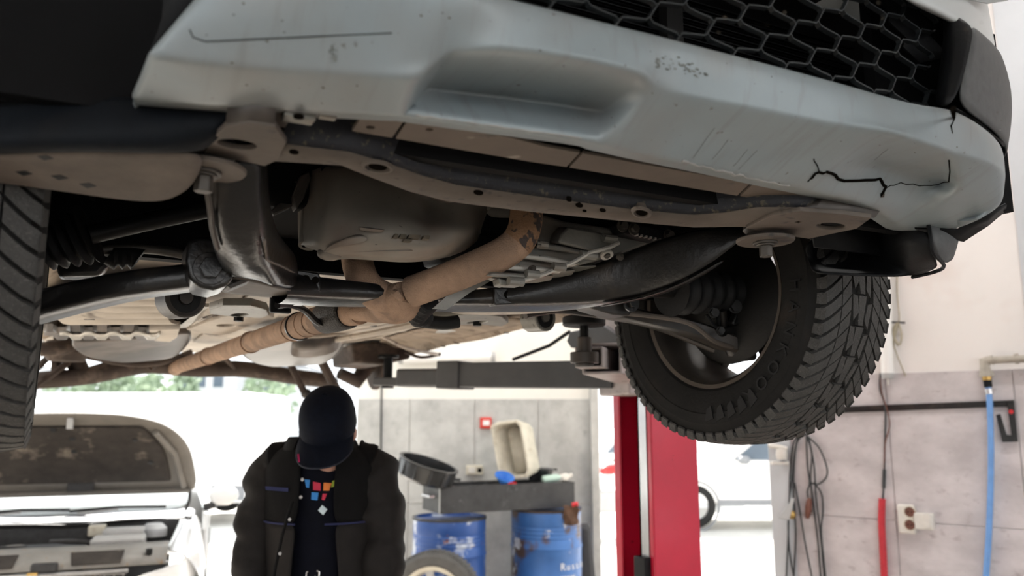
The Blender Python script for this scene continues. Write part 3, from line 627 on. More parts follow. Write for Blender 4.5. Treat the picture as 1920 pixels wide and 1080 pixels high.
# ---- gearbox
gb = MB()
gb.prism([QV(x, y, .30) for x, y in ((1010, 400), (1060, 415), (1160, 430), (1235, 435), (1225, 455), (1155, 480), (1120, 490), (1060, 505), (1000, 522), (950, 530), (915, 520), (945, 485), (985, 455))], (0, .25, .05))
gear = gb.build('gearbox', 'alloy', car, bevel=.006)
ribs = [((985, 462), (1030, 468), (1100, 478), (1112, 474), (1060, 462), (992, 450)), ((960, 482), (1020, 490), (1075, 500), (1090, 494), (1030, 480), (968, 472)), ((935, 505), (990, 510), (1050, 513), (1060, 506), (1000, 498), (942, 494)), ((1065, 425), (1135, 438), (1138, 462), (1120, 472), (1048, 456), (1052, 440)), ((918, 518), (960, 522), (1010, 522), (1015, 516), (960, 512), (922, 510))]
for k, p in enumerate(ribs):
    MB().prism([QV(x, y, .275 - .004 * k) for x, y in p], (0, .05, .01)).build('gearbox_rib', 'alloy_clean' if k in (1, 2) else 'alloy', gear, bevel=.004)
for k, (x0, y0, x1, y1) in enumerate(((1085, 486, 1155, 478), (1040, 502, 1120, 498), (1000, 515, 1080, 506), (960, 525, 1040, 516))):
    MB().prism([QV(x0, y0, .33), QV(x1, y1, .31), QV(x1 - 6, y1 + 10, .34), QV(x1 - 30, y1 + 14, .36), QV(x0 - 10, y0 + 8, .35)], (0, .04, .015)).build('gearbox_fin', 'alloy', gear, bevel=.003)
MB().tube([QV(975, 528, .262), QV(1020, 514, .26), QV(1070, 494, .255), QV(1105, 474, .25), QV(1142, 464, .25), QV(1160, 455, .25)], .0045, 8).build('gearbox_seam', 'alloy_clean', gear)
mb = MB()
for x, y, w in ((1008, 458, 9), (1134, 446, 12), (1092, 477, 14), (1040, 500, 10), (990, 513, 10), (957, 527, 12)):
    c = QV(x, y, .255); MB().tube([c - V(.004, 0, 0), c + V(w * .0022, 0, -.0)], .0085, 10).build('gearbox_boss', 'alloy', gear, ang=30)
for x, y in ((1137, 476), (1162, 480), (1008, 457), (997, 503)):
    c = QV(x, y, .255); MB().hexhead(c, (0, -.6, -.8), .006, .008).build('gearbox_bolt', 'bolt', gear)
c = QV(1137, 476, .257); MB().lathe([(.007, 0), (.013, 0), (.013, .005), (.007, .005)], c, (0, -.5, -.85), 16, wrap=True).build('gearbox_eye', 'alloy_clean', gear)
mb = MB(); mb.prism([QV(x, y, .27) for x, y in ((935, 520), (952, 526), (952, 536), (938, 534))], (0, .03, 0)); mb.prism([QV(x, y, .27) for x, y in ((954, 522), (980, 524), (980, 536), (952, 535))], (0, .03, 0)); mb.build('gearbox_lug', 'alloy', gear, bevel=.003)
mb = MB(); mb.prism([QV(x, y, .26) for x, y in ((1160, 418), (1180, 415), (1258, 432), (1262, 446), (1252, 453), (1170, 436))], (0, .04, 0)); bk = mb.build('gearbox_mount', 'plastic_black', car, bevel=.004)
for x, y in ((1187, 430), (1253, 442), (1166, 424)):
    c = QV(x, y, .258); mb = MB(); mb.hexhead(c, (0, -1, 0), .0085, .012, 1.5); mb.build('mount_bolt', 'bolt', bk)
mb = MB()
for k in range(6): mb.box(QV(1193 + k * 8.5, 440.5 + k * 1.9, .262), (.004, .01, .004))
mb.build('mount_ribs', 'alloy_clean', bk)
MB().prism([QV(x, y, .4) for x, y in ((1010, 400), (1060, 404), (1080, 440), (1020, 450), (1000, 430))], (0, .05, 0)).build('bell_housing', 'frame_dusty', car, bevel=.006)
MB().box((.36, .5, 2.12), (.4, .25, .25)).build('gearbox_upper', 'body_inner', car, bevel=.02)

# ---- control arms
def arm(name, m, pts, w, h, par=car):
    """flat forged arm: rounded rectangular section swept along pts"""
    ps = smooth_pts(pts, 4); rings = []
    n = len(ps)
    for i, p in enumerate(ps):
        t = (ps[min(i + 1, n - 1)] - ps[max(i - 1, 0)]).normalized(); x = t.cross(V(0, 0, 1)).normalized(); y = V(0, 0, 1)
        f = i / (n - 1); ww = w[0] * (1 - f) + w[1] * f; hh = h[0] * (1 - f) + h[1] * f
        rings.append([p + x * a * ww + y * b * hh for a, b in ((-1, -.7), (-.8, -1), (.8, -1), (1, -.7), (1, .7), (.8, 1), (-.8, 1), (-1, .7))])
    return MB().loft(rings).build(name, m, par, ang=50)
arm('lower_arm', 'frame_black', [QV(408, 512, .30), QV(350, 522, .31), QV(260, 534, .33), QV(170, 552, .36), QV(60, 580, .40)], (.03, .035), (.018, .020))
arm('arm_flange', 'dusty_steel', [QV(405, 534, .315), QV(350, 536, .325), QV(260, 550, .345), QV(170, 570, .375), QV(60, 598, .41)], (.025, .02), (.0025, .0025))
arm('lower_arm', 'frame_dusty', [QV(1120, 582, .62), QV(1185, 592, .58), QV(1250, 606, .52), QV(1310, 622, .48), QV(1365, 645, .45), QV(1400, 660, .44)], (.03, .04), (.016, .022))
MB().tube(smooth_pts([QV(985, 592, .70), QV(1040, 582, .72), QV(1100, 588, .70), QV(1180, 600, .66), QV(1245, 618, .6), QV(1300, 640, .54), QV(1352, 662, .48)], 4), .0085, 8).build('stabilizer_bar', 'frame_dusty', car)
MB().tube(smooth_pts([QV(1130, 586, .50), QV(1200, 590, .46), QV(1290, 605, .42), QV(1340, 640, .42), QV(1390, 655, .42)], 4), .006, 8).build('arm_edge', 'dusty_steel', car)
c = QV(1385, 655, .44); mb = MB(); mb.lathe([(.0, -.02), (.03, -.018), (.036, 0), (.032, .018), (.02, .03), (0, .032)], c, n=20); mb.build('ball_joint', 'frame_black', car)
mb = MB(); c = QV(1145, 572, .47); mb.prism([QV(x, y, .46) for x, y in ((1090, 566), (1150, 568), (1195, 572), (1180, 592), (1150, 590), (1110, 578))], (0, .06, 0)); mb.build('arm_bracket', 'frame_dusty', car, bevel=.004)
c = QV(1182, 568, .44); mb = MB(); mb.hexhead(c, (0, -1, 0), .013, .016, 1.6); mb.build('arm_bolt', 'frame_black', car)
for u0, v0, x, y in ((0, 0, 1008, 596), (0, 0, 338, 560)):
    c = QV(x, y, .80 if x > 900 else .55); ax = V(.25, -1, -.05)
    mb = MB(); mb.lathe([(.034, -.03), (.037, -.028), (.037, .03), (.034, .032), (.028, .03), (.027, .018), (.012, .018), (.012, .034), (0, .034)], c, ax, 24); mb.build('arm_bush', 'alloy' if x > 900 else 'frame_dusty', car)
    MB().lathe([(.028, .019), (.028, .030), (.014, .030), (.014, .019)], c, ax, 20, wrap=True).build('bush_rubber', 'rubber', car)
# ---- drive shafts and boots
def bellows(p0, p1, r0, r1, k, name='boot'):
    pr = []; L_ = (p1 - p0).length
    for i in range(k * 6 + 1):
        t = i / (k * 6); r = r0 + (r1 - r0) * t; pr.append((r * (1 + .14 * math.cos(2 * math.pi * k * t)), L_ * t))
    return MB().lathe([(0, 0)] + pr + [(0, L_)], p0, p1 - p0, 26).build(name, 'rubber', car, ang=80)
bellows(QV(1258, 545, .40), QV(1372, 548, .42), .052, .040, 5, 'driveshaft_boot')
bellows(QV(168, 440, .42), QV(85, 470, .44), .045, .030, 4, 'driveshaft_boot')
bore('drive_shaft', 'dark_metal', [QV(1180, 540, .40), QV(1262, 545, .40)], .018)
bore('drive_shaft', 'dark_metal', [QV(168, 440, .42), QV(300, 410, .42), QV(400, 390, .42)], .016)
bore('steering_rod', 'bolt', [QV(120, 480, .50), QV(220, 466, .50), QV(290, 468, .50), QV(352, 478, .50)], .009)
mb = MB(); q = [QV(205 + 8 * k, 480 + (k % 2) * 5, .5) for k in range(8)]; mb.tube(q, [.016, .02] * 4, 12); mb.build('rod_boot', 'rubber', car)
MB().prism([QV(x, y, .55) for x, y in ((100, 480), (205, 478), (202, 500), (185, 517), (110, 518))], (0, .05, 0)).build('knuckle', 'frame_black', car, bevel=.008)
MB().tube(smooth_pts([QV(180, 424, .45), QV(250, 410, .45), QV(310, 395, .45)], 2), .004, 6).build('shield_edge', 'frame_dusty', car)
for s, cu_, cv_ in ((1, .70, .46), (-1, -.70, .46)):                    # strut and coil spring
    mb = MB(); mb.tube([V(cu_, cv_, 1.98), V(cu_ * .92, cv_ + .02, 2.45)], .027, 16); st_ = mb.build('strut', 'dark_metal', car)
    pts = [V(cu_ * (1 - .08 * t / 40) + .065 * math.cos(t * .8), cv_ + .065 * math.sin(t * .8), 2.12 + t * .0075) for t in range(40)]
    MB().tube(pts, .0065, 8).build('coil_spring', 'dark_metal', st_)
# knuckle and brake on the right, dark, with bolt heads
mb = MB(); mb.prism([QV(x, y, .46) for x, y in ((1350, 520), (1400, 480), (1440, 500), (1450, 600), (1420, 640), (1360, 645), (1345, 600))], (.03, .08, 0)); kn = mb.build('knuckle', 'dark_metal', car, bevel=.012)
mb = MB(); mb.prism([QV(x, y, .40) for x, y in ((1396, 470), (1425, 480), (1435, 520), (1428, 560), (1445, 585), (1430, 592), (1410, 565), (1395, 520))], (0, .04, 0)); mb.build('knuckle_arm', 'dark_metal', kn, bevel=.008)
mb = MB(); mb.prism([QV(x, y, .42) for x, y in ((1346, 616), (1395, 605), (1408, 612), (1404, 624), (1355, 632))], (0, .05, 0)); mb.build('caliper', 'frame_black', kn, bevel=.006)
mb = MB(); mb.prism([QV(x, y, .405) for x, y in ((1392, 560), (1405, 560), (1398, 600), (1380, 612), (1374, 605))], (0, .02, 0)); mb.build('caliper_bracket', 'frame_black', kn, bevel=.004)
for x, y, r in ((1378, 575, .013), (1405, 567, .013), (1434, 578, .013), (1338, 586, .010), (1350, 620, .008)):
    mb = MB(); mb.hexhead(QV(x, y, .395), (-.5, -1, -.1), r, .016, 1.25); mb.build('knuckle_bolt', 'dark_metal', kn)
mb = MB(); mb.tube([QV(1356, 582, .40), QV(1358, 610, .42)], .008, 10); mb.build('bleed_nipple', 'frame_black', kn)
MB().tube(smooth_pts([QV(1325, 590, .42), QV(1336, 606, .42), QV(1350, 618, .42)], 3), .004, 6).build('sensor_wire', 'plastic_black', kn)

# ---- front wheels
def wheel(cu, cv, cz, steer, RR, W, s):
    """s = +1: inner side faces -u"""
    ax = V(math.cos(R(steer)), math.sin(R(steer)), 0) * s; fx_ = V(0, 0, 1).cross(ax); c = V(cu, cv, cz)
    def pt(r, h, a): return c + ax * h + (fx_ * math.cos(a) + V(0, 0, 1) * math.sin(a)) * r
    h = W / 2; rr = RR * .605
    prof = [(rr * .985, -h * .84), (rr * 1.02, -h * .88), (rr * 1.03, -h * .80), (rr * .965, -h * .70), (rr * .95, -h * .3), (rr * .90, h * .2), (rr * .94, h * .75), (rr * 1.03, h * .85), (rr * 1.0, h * .80), (rr * .9, h * .7), (rr * .86, h * .2), (rr * .90, -h * .3), (rr * .93, -h * .68)]
    rings = [[pt(r, q, 2 * math.pi * k / 64) for k in range(64)] for r, q in prof]
    rim = MB().loft(rings, wrap=True).build('wheel', 'rim_dark', car, ang=50)
    MB().loft([[pt(r, q, 2 * math.pi * k / 64) for k in range(64)] for r, q in ((rr * .985, -h * .86), (rr * 1.03, -h * .89), (rr * 1.035, -h * .84), (rr * .99, -h * .80))], wrap=True).build('rim_lip', 'rim_edge', rim)
    for k in range(5):                              # spokes at the outer face
        a = 2 * math.pi * k / 5 + .5; d = .20
        mb = MB(); mb.loft([[pt(.05, h * .35, a - .7), pt(.05, h * .35, a + .7), pt(.05, h * .55, a + .7), pt(.05, h * .55, a - .7)], [pt(rr * .9, h * .5, a - d), pt(rr * .9, h * .5, a + d), pt(rr * .9, h * .72, a + d), pt(rr * .9, h * .72, a - d)]]); mb.build('spoke', 'rim_dark', rim)
    MB().lathe([(0, h * .2), (.075, h * .2), (.075, h * .55), (0, h * .6)], c, ax, 24).build('wheel_hub', 'dark_metal', rim)
    MB().lathe([(.06, -h * .15), (.142, -h * .15), (.142, -h * .02), (.06, -h * .02)], c, ax, 40, wrap=True).build('brake_disc', 'dark_metal', rim)
    MB().lathe([(.05, -h * .30), (.152, -h * .25), (.155, -h * .23), (.05, -h * .27)], c, ax, 40, wrap=True).build('splash_shield', 'dark_metal', rim)
    tp = [(rr * 1.0, -h * .80), (rr * 1.06, -h * .93), (rr * 1.16, -h * 1.0), (rr * 1.30, -h * 1.03), (rr * 1.31, -h * 1.045), (RR * .86, -h * 1.045), (RR * .87, -h * 1.02), (RR * .93, -h * .97), (RR * .955, -h * .88), (RR * .967, -h * .7), (RR * .974, -h * .3), (RR * .976, 0)]
    tp += [(r, -q) for r, q in reversed(tp[:-1])]
    rings = [[pt(r, q, 2 * math.pi * k / 96) for k in range(96)] for r, q in tp]
    MB().loft(rings, wrap=True).build('tire', 'tire', rim, ang=28)
    # directional winter tread, block by block
    mb = MB(); NB = 66; da = 2 * math.pi / NB
    def blk(pl, r0=RR * .972, r1=RR):   # pl: (h, angle) corners
        crown = lambda q: r1 - .011 * (abs(q) / h) ** 3
        base = [pt(r0 - .012 * (abs(q) / h) ** 3, q, a) for q, a in pl]
        cq = sum(q for q, a in pl) / len(pl); ca_ = sum(a for q, a in pl) / len(pl)
        top_ = [pt(crown(q), cq + (q - cq) * .975, ca_ + (a - ca_) * .97) for q, a in pl]
        mb.loft([base, top_])
    sw = lambda q: -.30 * (1 - abs(q) / h) ** 1.2          # sweep of the grooves towards the centre
    for k in range(NB):
        for sg in (-1, 1):
            a = k * da + (0 if sg < 0 else da * .5)
            A = lambda q, t: a + t * da + sw(q) * s
            X = [h * 1.0, h * .86, h * .72, h * .60]
            blk([(sg * q, A(q, .05)) for q in X] + [(sg * q, A(q, .84)) for q in reversed(X)])
            b0, b1 = A(X[0], .10), A(X[0], .80)
            mb.loft([[pt(RR * .95, sg * h * .97, b0), pt(RR * .95, sg * h * .97, b1), pt(RR * .915, sg * h * 1.02, b1), pt(RR * .915, sg * h * 1.02, b0)], [pt(RR * .980, sg * h * .99, b0), pt(RR * .980, sg * h * .99, b1), pt(RR * .925, sg * h * 1.045, b1), pt(RR * .925, sg * h * 1.045, b0)]])
            Y = [h * .58, h * .46, h * .33]
            blk([(sg * q, A(q, .03)) for q in Y] + [(sg * q, A(q, .93)) for q in reversed(Y)])
            if k % 2 == 0:
                Z = [h * .30, h * .16]
                blk([(sg * Z[0], A(Z[0], .0)), (sg * Z[1], A(Z[1], .6)), (sg * h * .10, A(h * .1, 1.9)), (sg * h * .24, A(h * .24, 1.92))])
    for k in range(33):
        a = k * da * 2
        blk([(-h * .12, a), (h * .12, a), (h * .07, a + da * 1.94), (-h * .07, a + da * 1.94)])
    t = mb.build('tread', 'tread', rim, ang=25); t['kind'] = 'stuff'
    return rim, pt, h
wr, ptR, hR = wheel(.80, .44, 1.89, 5, .345, .215, 1)
wl, ptL, hL = wheel(-.767, .42, 1.90, 3, .350, .215, -1)
# sidewall lettering, reading clockwise
for i, chh in enumerate('HANKOOK'):
    a = R(20 - i * 9.5); rad_ = .345 * .775
    p = ptR(rad_, -hR * 1.045, math.pi - a if False else a)
for i, chh in enumerate('HANKOOK'):
    # on the inner face image-right is +f ... letters stand on the wheel centre
    axr = V(math.cos(R(5)), math.sin(R(5)), 0); fr = V(0, 0, 1).cross(axr)      # fr points rearward
    ang = R(180 - 18 + i * 10.5)                                                # from front (-fr) downwards
    ang = R(180 + 2 + i * 10.0)
    rd = fr * math.cos(ang) + V(0, 0, 1) * math.sin(ang)
    tn = axr.cross(rd)                                                          # reading direction
    c = V(.80, .44, 1.89) - axr * hR * 1.047 + rd * .345 * .765
    zn = tn.cross(rd)
    if zn.dot(axr) > 0: tn = -tn; zn = -zn
    M4 = Matrix((tn, rd, zn)).transposed().to_4x4(); M4.translation = c
    text('sidewall_letter', chh, .040, 'rubber', wr, M4, .0012)
# serrated block band low on the sidewall
mb = MB()
for i in range(5):
    a = R(238 + i * 7)
    axr = V(math.cos(R(5)), math.sin(R(5)), 0); fr = V(0, 0, 1).cross(axr)
    def pp(r, a_): return V(.80, .44, 1.89) - axr * hR * 1.045 + (fr * math.cos(a_) + V(0, 0, 1) * math.sin(a_)) * r
    mb.prism([pp(.285, a), pp(.292, a + R(5.5)), pp(.262, a + R(4)), pp(.255, a + R(1))], -axr * .002)
mb.build('sidewall_pattern', 'rubber', wr)
# ---- floor pan and what hangs from it
mb = MB(); mb.box((-.42, 2.3, 2.0), (.84, 3.3, .012)); mb.box((.42, 2.3, 2.0), (.84, 3.3, .012)); mb.build('floor_pan', 'floor_pan', car)
mb = MB(); mb.prism([V(-.18, .62, 1.99), V(.0, .62, 1.99), V(.0, 3.2, 1.99), V(-.18, 3.2, 1.99)], (0, 0, -.006)); mb.build('tunnel_shield', 'floor_pan', car)
# sills
for s in (-1, 1):
    ps = [(s * .66, 1.985), (s * .70, 1.965), (s * .76, 1.955), (s * .79, 1.935), (s * .805, 1.935), (s * .83, 1.96), (s * .88, 2.05)]
    MB().loft([[V(u, v, z + .004 * math.sin(v * 9)) for u, z in ps] for v in [.95 + .1 * k for k in range(19)]], closed=False).build('sill', 'sill_rust', car, solid=.004)
    mb = MB()
    for k in range(11): mb.box((s * .797, 1.05 + k * .16, 1.938), (.018, .012, .012))
    mb.build('sill_notches', 'rear_rust', car)
# outer floor section by the right sill, with flaked paint
sheet('floor_edge', 'sill_rust', [[(880, 596, 1.3), (960, 596, 1.25), (1010, 600, 1.2)], [(800, 614, 1.8), (880, 612, 1.75), (940, 618, 1.6)], [(740, 628, 2.3), (800, 632, 2.3), (850, 638, 2.2)], [(700, 640, 2.8), (740, 648, 2.8), (780, 656, 2.7)]], solid=.004)
mb = MB()
for x, y, w in ((830, 606, 16), (845, 618, 22), (870, 612, 14), (880, 606, 10)):
    c = QZ(x, y, 1.955); mb.prism([c + V(random.uniform(-1, 1) * .004 + math.cos(k) * w * .0018, math.sin(k) * w * .006, 0) for k in range(6)], (0, 0, -.002))
mb.build('paint_flake', 'paint_white', car)
# ribbed undercover, left
pan = plate('ribbed_cover', 'tank', [QZ(x, y, 1.925) for x, y in ((70, 566), (150, 545), (300, 545), (385, 556), (372, 580), (330, 608), (240, 607), (170, 596), (60, 586))], [], .012, car, bevel=.003)  # dark plate colour stands in for shade between the pale ribs
for k in range(5):
    y = 553 + k * 9.5; a = QZ(205 - k * 20, y + 1, 1.908); b = QZ(312 + k * 4, y, 1.908)
    MB().tube([a, b], [.022 + .008 * k] * 2, 10, flat=.5).build('cover_rib', 'floor_pan', pan)
c = QZ(170, 587, 1.91); MB().hexhead(c, (0, 0, -1), .016, .02).build('drain_plug', 'frame_black', pan)
pan2 = plate('slotted_strip', 'alloy_clean', [QZ(x, y, 1.90) for x, y in ((292, 612), (350, 572), (392, 572), (352, 612))], [], .01, car)
for k in range(13):
    t = k / 12; y = 608 - 34 * t; x0 = 306 + 50 * t; x1 = 341 + 42 * t
    MB().prism([QZ(x0, y, 1.8925), QZ(x1, y, 1.8925), QZ(x1 + 2, y - 1.7, 1.8925), QZ(x0 + 2, y - 1.7, 1.8925)], (0, 0, .006)).build('slot', 'crack', pan2)  # black bars stand in for shade in the strip's slots
MB().loft([[QZ(355, 612, 1.9), QZ(380, 596, 1.88), QZ(410, 590, 1.9)], [QZ(400, 590, 1.9), QZ(432, 576, 1.88), QZ(470, 572, 1.9)]], closed=False).build('heat_shield', 'floor_pan', car, solid=.004)
plate('floor_brace', 'floor_pan', [QZ(x, y, 1.895) for x, y in ((352, 614), (420, 590), (480, 576), (512, 590), (430, 622), (400, 626))], [ell(QZ(424, 606, 1.895), V(.03, 0, 0), V(0, .05, 0), 12)], .01, car, bevel=.003)
# corrugated rail and tank
mb = MB(); rr = []
for k in range(29):
    x = 82 + (318 - 82) * k / 28; w = 4 * (1 if (k // 3) % 2 else -1)
    rr.append([QZ(x, 598 + w * .4, 1.92), QZ(x, 610 + w * .7, 1.895), QZ(x, 622 + w * .7, 1.88), QZ(x, 632 + w, 1.882)])
MB().grid(rr).build('corrugated_rail', 'tank', car, solid=.006, ang=30)
rr = []
for k in range(25):
    x = 112 + (300 - 112) * k / 24; w = 4 * (1 if (k // 3) % 2 else -1)
    rr.append([QZ(x, 624 + w * .5, 1.872), QZ(x, 632 + w, 1.868)])
MB().grid(rr).build('rail_lip', 'alloy_clean', car, solid=.006, ang=30)
plate('floor_brace', 'floor_pan', [QZ(x, y, 1.885) for x, y in ((282, 614), (335, 612), (330, 628), (318, 636), (292, 634), (284, 624))], [], .012, car, bevel=.004)
tk = []
for k, (x0, y0, x1, y1, s) in enumerate(((130, 636, 360, 618, 1), (140, 650, 358, 632, 1), (160, 664, 345, 650, 1), (190, 671, 330, 664, 1), (230, 676, 310, 670, 1))):
    v0 = 2.15 + k * .16
    tk.append([QV(x0 + (x1 - x0) * j / 8, y0 + (y1 - y0) * j / 8 + (5 - k) * .5 * math.sin(math.pi * j / 8), v0) for j in range(9)])
MB().grid(tk).build('fuel_tank', 'tank', car, sub=2, solid=.02)
MB().tube(smooth_pts([QV(165, 668, 2.9), QV(240, 682, 2.95), QV(300, 680, 2.95), QV(360, 660, 2.9)], 4), .014, 8).build('tank_strap', 'rear_rust', car)
MB().lathe([(.0, -.04), (.07, -.035), (.09, 0), (.08, .05), (0, .06)], QV(125, 662, 2.9), (0, 0, 1), 18).build('tank_filler', 'rear_rust', car)
bore('filler_pipe', 'rear_rust', [QV(76, 655, 2.8), QV(110, 653, 2.8), QV(140, 650, 2.85)], .03)
# right-hand silencer and shields
tk = []
for k, (x0, y0, x1, y1) in enumerate(((452, 640, 650, 615), (448, 655, 648, 634), (460, 668, 640, 655), (480, 678, 620, 672), (510, 684, 600, 680))):
    tk.append([QV(x0 + (x1 - x0) * j / 8, y0 + (y1 - y0) * j / 8, 2.1 + k * .15) for j in range(9)])
MB().grid(tk).build('heat_shield', 'tank', car, sub=2, solid=.02)
MB().grid([[QV(545, 630, 2.05), QV(600, 620, 2.05), QV(636, 616, 2.05)], [QV(545, 655, 2.0), QV(600, 655, 2.0), QV(640, 640, 2.0)]]).build('canister', 'tank', car, sub=2, solid=.1)
bore('brake_pipe', 'floor_pan', [QV(440, 652, 2.0), QV(480, 648, 2.0), QV(520, 632, 1.95), QV(600, 630, 1.95), QV(690, 622, 2.0), QV(760, 652, 2.3), QV(820, 664, 2.6)], .0075, n=8)
bore('brake_pipe', 'floor_pan', [QV(640, 640, 2.0), QV(700, 632, 2.0), QV(750, 618, 1.9), QV(800, 600, 1.6)], .0075, n=8)
mb = MB(); mb.prism([QZ(x, y, 1.93) for x, y in ((600, 612), (740, 596), (800, 600), (760, 622), (640, 632))], (0, 0, .01)); mb.build('floor_brace', 'floor_pan', car, bevel=.003)
for x, y in ((650, 616), (700, 612), (715, 608), (575, 610)): MB().lathe([(0, 0), (.012, 0), (.012, .004), (0, .004)], QZ(x, y, 1.926), n=12).build('floor_plug', 'frame_dusty', car)
mb = MB(); mb.tube([QZ(560, 626, 1.91), QZ(640, 612, 1.91), QZ(770, 594, 1.91)], .012, 6); mb.tube([QZ(610, 640, 1.91), QZ(700, 625, 1.91), QZ(790, 606, 1.91)], .012, 6); mb.build('floor_ribs', 'floor_pan', car)
# dark rear wing and jacking rail
mb = MB(); mb.prism([QV(x, y, 2.75) for x, y in ((660, 645), (720, 640), (770, 655), (770, 672), (720, 684), (664, 680))], (0, .4, 0)); mb.build('rear_rail', 'rear_rust', car, bevel=.01)
mb = MB(); mb.prism([QV(x, y, 2.78) for x, y in ((695, 640), (702, 640), (700, 676), (695, 676))], (0, .02, 0)); mb.build('rail_bracket', 'sill_rust', car)
bore('parking_cable', 'rear_rust', [QV(760, 660, 2.7), QV(790, 670, 2.7), QV(826, 664, 2.7)], .008, n=8)
# rear subframe: arched beam, links, discs
mb = MB()
arc = [(40, 716), (100, 712), (180, 706), (240, 690), (285, 683), (330, 690), (385, 694), (440, 690), (500, 698), (560, 710), (640, 716)]
rr = []
for x, y in arc:
    p = QV(x, y, 3.15); rr.append([p + V(0, -.05, .035), p + V(0, -.06, .0), p + V(0, -.04, -.04), p + V(0, .04, -.04), p + V(0, .06, .02), p + V(0, .03, .05)])
mb.loft(rr); mb.build('rear_subframe', 'rear_rust', car, sub=1)
for i, (a, b, v0, v1, r) in enumerate((((62, 728), (128, 680), 3.0, 3.1, .016), ((70, 690), (100, 660), 3.0, 3.2, .014), ((278, 694), (320, 664), 3.0, 3.2, .012), ((410, 660), (440, 690), 3.0, 3.1, .012), ((545, 684), (572, 738), 2.9, 2.9, .017), ((604, 680), (630, 728), 2.8, 2.85, .022))):
    MB().tube([QV(*a, v0), QV(*b, v1)], r, 8).build('rear_link', 'rear_rust', car)
MB().ball(QV(574, 738, 2.9), .025, 6).build('link_joint', 'frame_black', car)
for s in (-1, 1):
    c = V(s * .76, 3.22, 1.93)
    d_ = MB().lathe([(0, -.01), (.155, -.01), (.16, -.005), (.16, .012), (.155, .016), (0, .016)], c, (s, 0, 0), 36).build('rear_brake_disc', 'rear_rust', car)
    mb = MB(); mb.lathe([(0, -.09), (.05, -.085), (.07, -.05), (.06, -.02), (.12, -.016), (.12, -.012), (0, -.012)], c, (s, 0, 0), 24); mb.build('rear_knuckle', 'rear_rust', d_)
    mb = MB(); mb.tube([c + V(-s * .05, -.02, -.02), c + V(-s * .12, -.06, -.12), c + V(-s * .22, -.08, -.08)], [.05, .04, .03], 10); mb.build('rear_hub_carrier', 'rear_rust', d_)
    MB().tube([c + V(-s * .1, .05, .1), c + V(-s * .14, .1, .5)], .04, 14).build('rear_damper', 'rear_rust', car)
MB().box((0, 3.75, 2.03), (1.5, .4, .06)).build('boot_floor', 'rear_rust', car)

# ================================================================== the workshop
mat('floor_concrete', (.40, .36, .31), .45, 0, .2, 2, bump=.05)
mat('wall_paint', (.80, .765, .745), .75, 0, .06, 1.5, spots=[((.72, .62, .58), 2.2, .56, .8)])
mat('wall_paint_cream', (.80, .78, .73), .8, 0, .05, 2)
mat('panel_pink', (.60, .555, .565), .5, 0, .22, 4, stretch=(1, 1, 1.6), detail=8, spots=[((.36, .31, .32), 14, .60, .80)])
mat('panel_grey', (.50, .50, .485), .6, 0, .22, 5, detail=8, spots=[((.33, .33, .32), 9, .58, .8)])
mat('joint', (.10, .09, .09), .9, 0, 0, 3)
mat('ceiling_paint', (.62, .61, .58), .8, 0, .1, 2)
mat('jamb_grey', (.55, .57, .60), .5, .1, .05, 4)
mat('lane', (.10, .10, .10), .9, 0, .2, 2)
mat('yard', (.62, .61, .58), .85, 0, .15, 1.2)
o = struct(MB().box((0, 2, -.1), (16, 12, .2)).build('floor', 'floor_concrete'))
o = struct(MB().box((0, 26, -.13), (120, 37, .2)).build('trim_1', 'yard')); o.name = 'yard_ground'
struct(MB().box((0, -22, -.13), (120, 37, .2)).build('yard_ground', 'lane'))  # unseen ground behind the camera, kept dark to bounce less light
BY = 7.3
struct(MB().prism([V(-7.5, -3.4, 4.6), V(7, -3.4, 4.6), V(7, 7.6, 4.6), V(-1.45, 7.6, 4.6), V(-1.45, 5.2, 4.6), V(-7.5, 5.2, 4.6)], (0, 0, .2)).build('ceiling', 'ceiling_paint'))
# unseen fill lamps added under the ceiling to brighten walls and floor
mat('lamp_white', (.8, .8, .8), .4, 0, 0, 3)
mat('lamp_glow', (.9, .9, .9), .4, 0, 0, 3, emit=((1, .98, .95), 3))
LL = ['long white ceiling lamp over the right-hand side of the raised car', 'long white ceiling lamp over the left bay', 'long white ceiling lamp over the blue drums by the back wall']
for x, y, rz in ((2.1, 2.6, R(-39)), (-3.2, 2.0, 0), (-.3, 5.9, 0)):
    r = thing('ceiling_lamp', LL.pop(0), 'lamp', (x, y, 4.6), rz, 'ceiling lamps')
    MB().box((0, 0, -.03), (1.3, .34, .06)).build('housing', 'lamp_white', r)
    MB().box((0, 0, -.066), (1.24, .28, .012)).build('diffuser', 'lamp_glow', r)
    l = bpy.data.lights.new('lamp_light', 'AREA'); l.shape = 'RECTANGLE'; l.size = 1.24; l.size_y = .28; l.energy = 75; l.color = (1, .97, .94)
    lo_ob = bpy.data.objects.new('lamp_light', l); COL.objects.link(lo_ob); lo_ob.parent = r; lo_ob.location = (0, 0, -.08)
struct(MB().box((0, -3.5, 3.8), (14.8, .2, 1.8)).build('wall_front', 'wall_paint'))  # unseen lintel wall added to cut daylight coming from the front
# back wall
wb = struct(MB().box(((-1.40 + .72) / 2, BY + .12, 2.3), (2.12, .2, 4.6)).build('wall_back', 'wall_paint_cream'))
ztop = 1.80
xs = [-1.40, -.92, -.335, .235, .70]
zs = [0.0, .88, ztop]
for i in range(len(xs) - 1):
    for j in range(2):
        MB().box(((xs[i] + xs[i + 1]) / 2, BY + .012, (zs[j] + zs[j + 1]) / 2), (xs[i + 1] - xs[i] - .006, .02, zs[j + 1] - zs[j] - .006)).build('wall_panel', 'panel_grey', wb, bevel=.002)
struct(MB().box((.735, BY + .03, 2.3), (.07, .3, 4.6)).build('trim_1', 'panel_grey', bevel=.005))
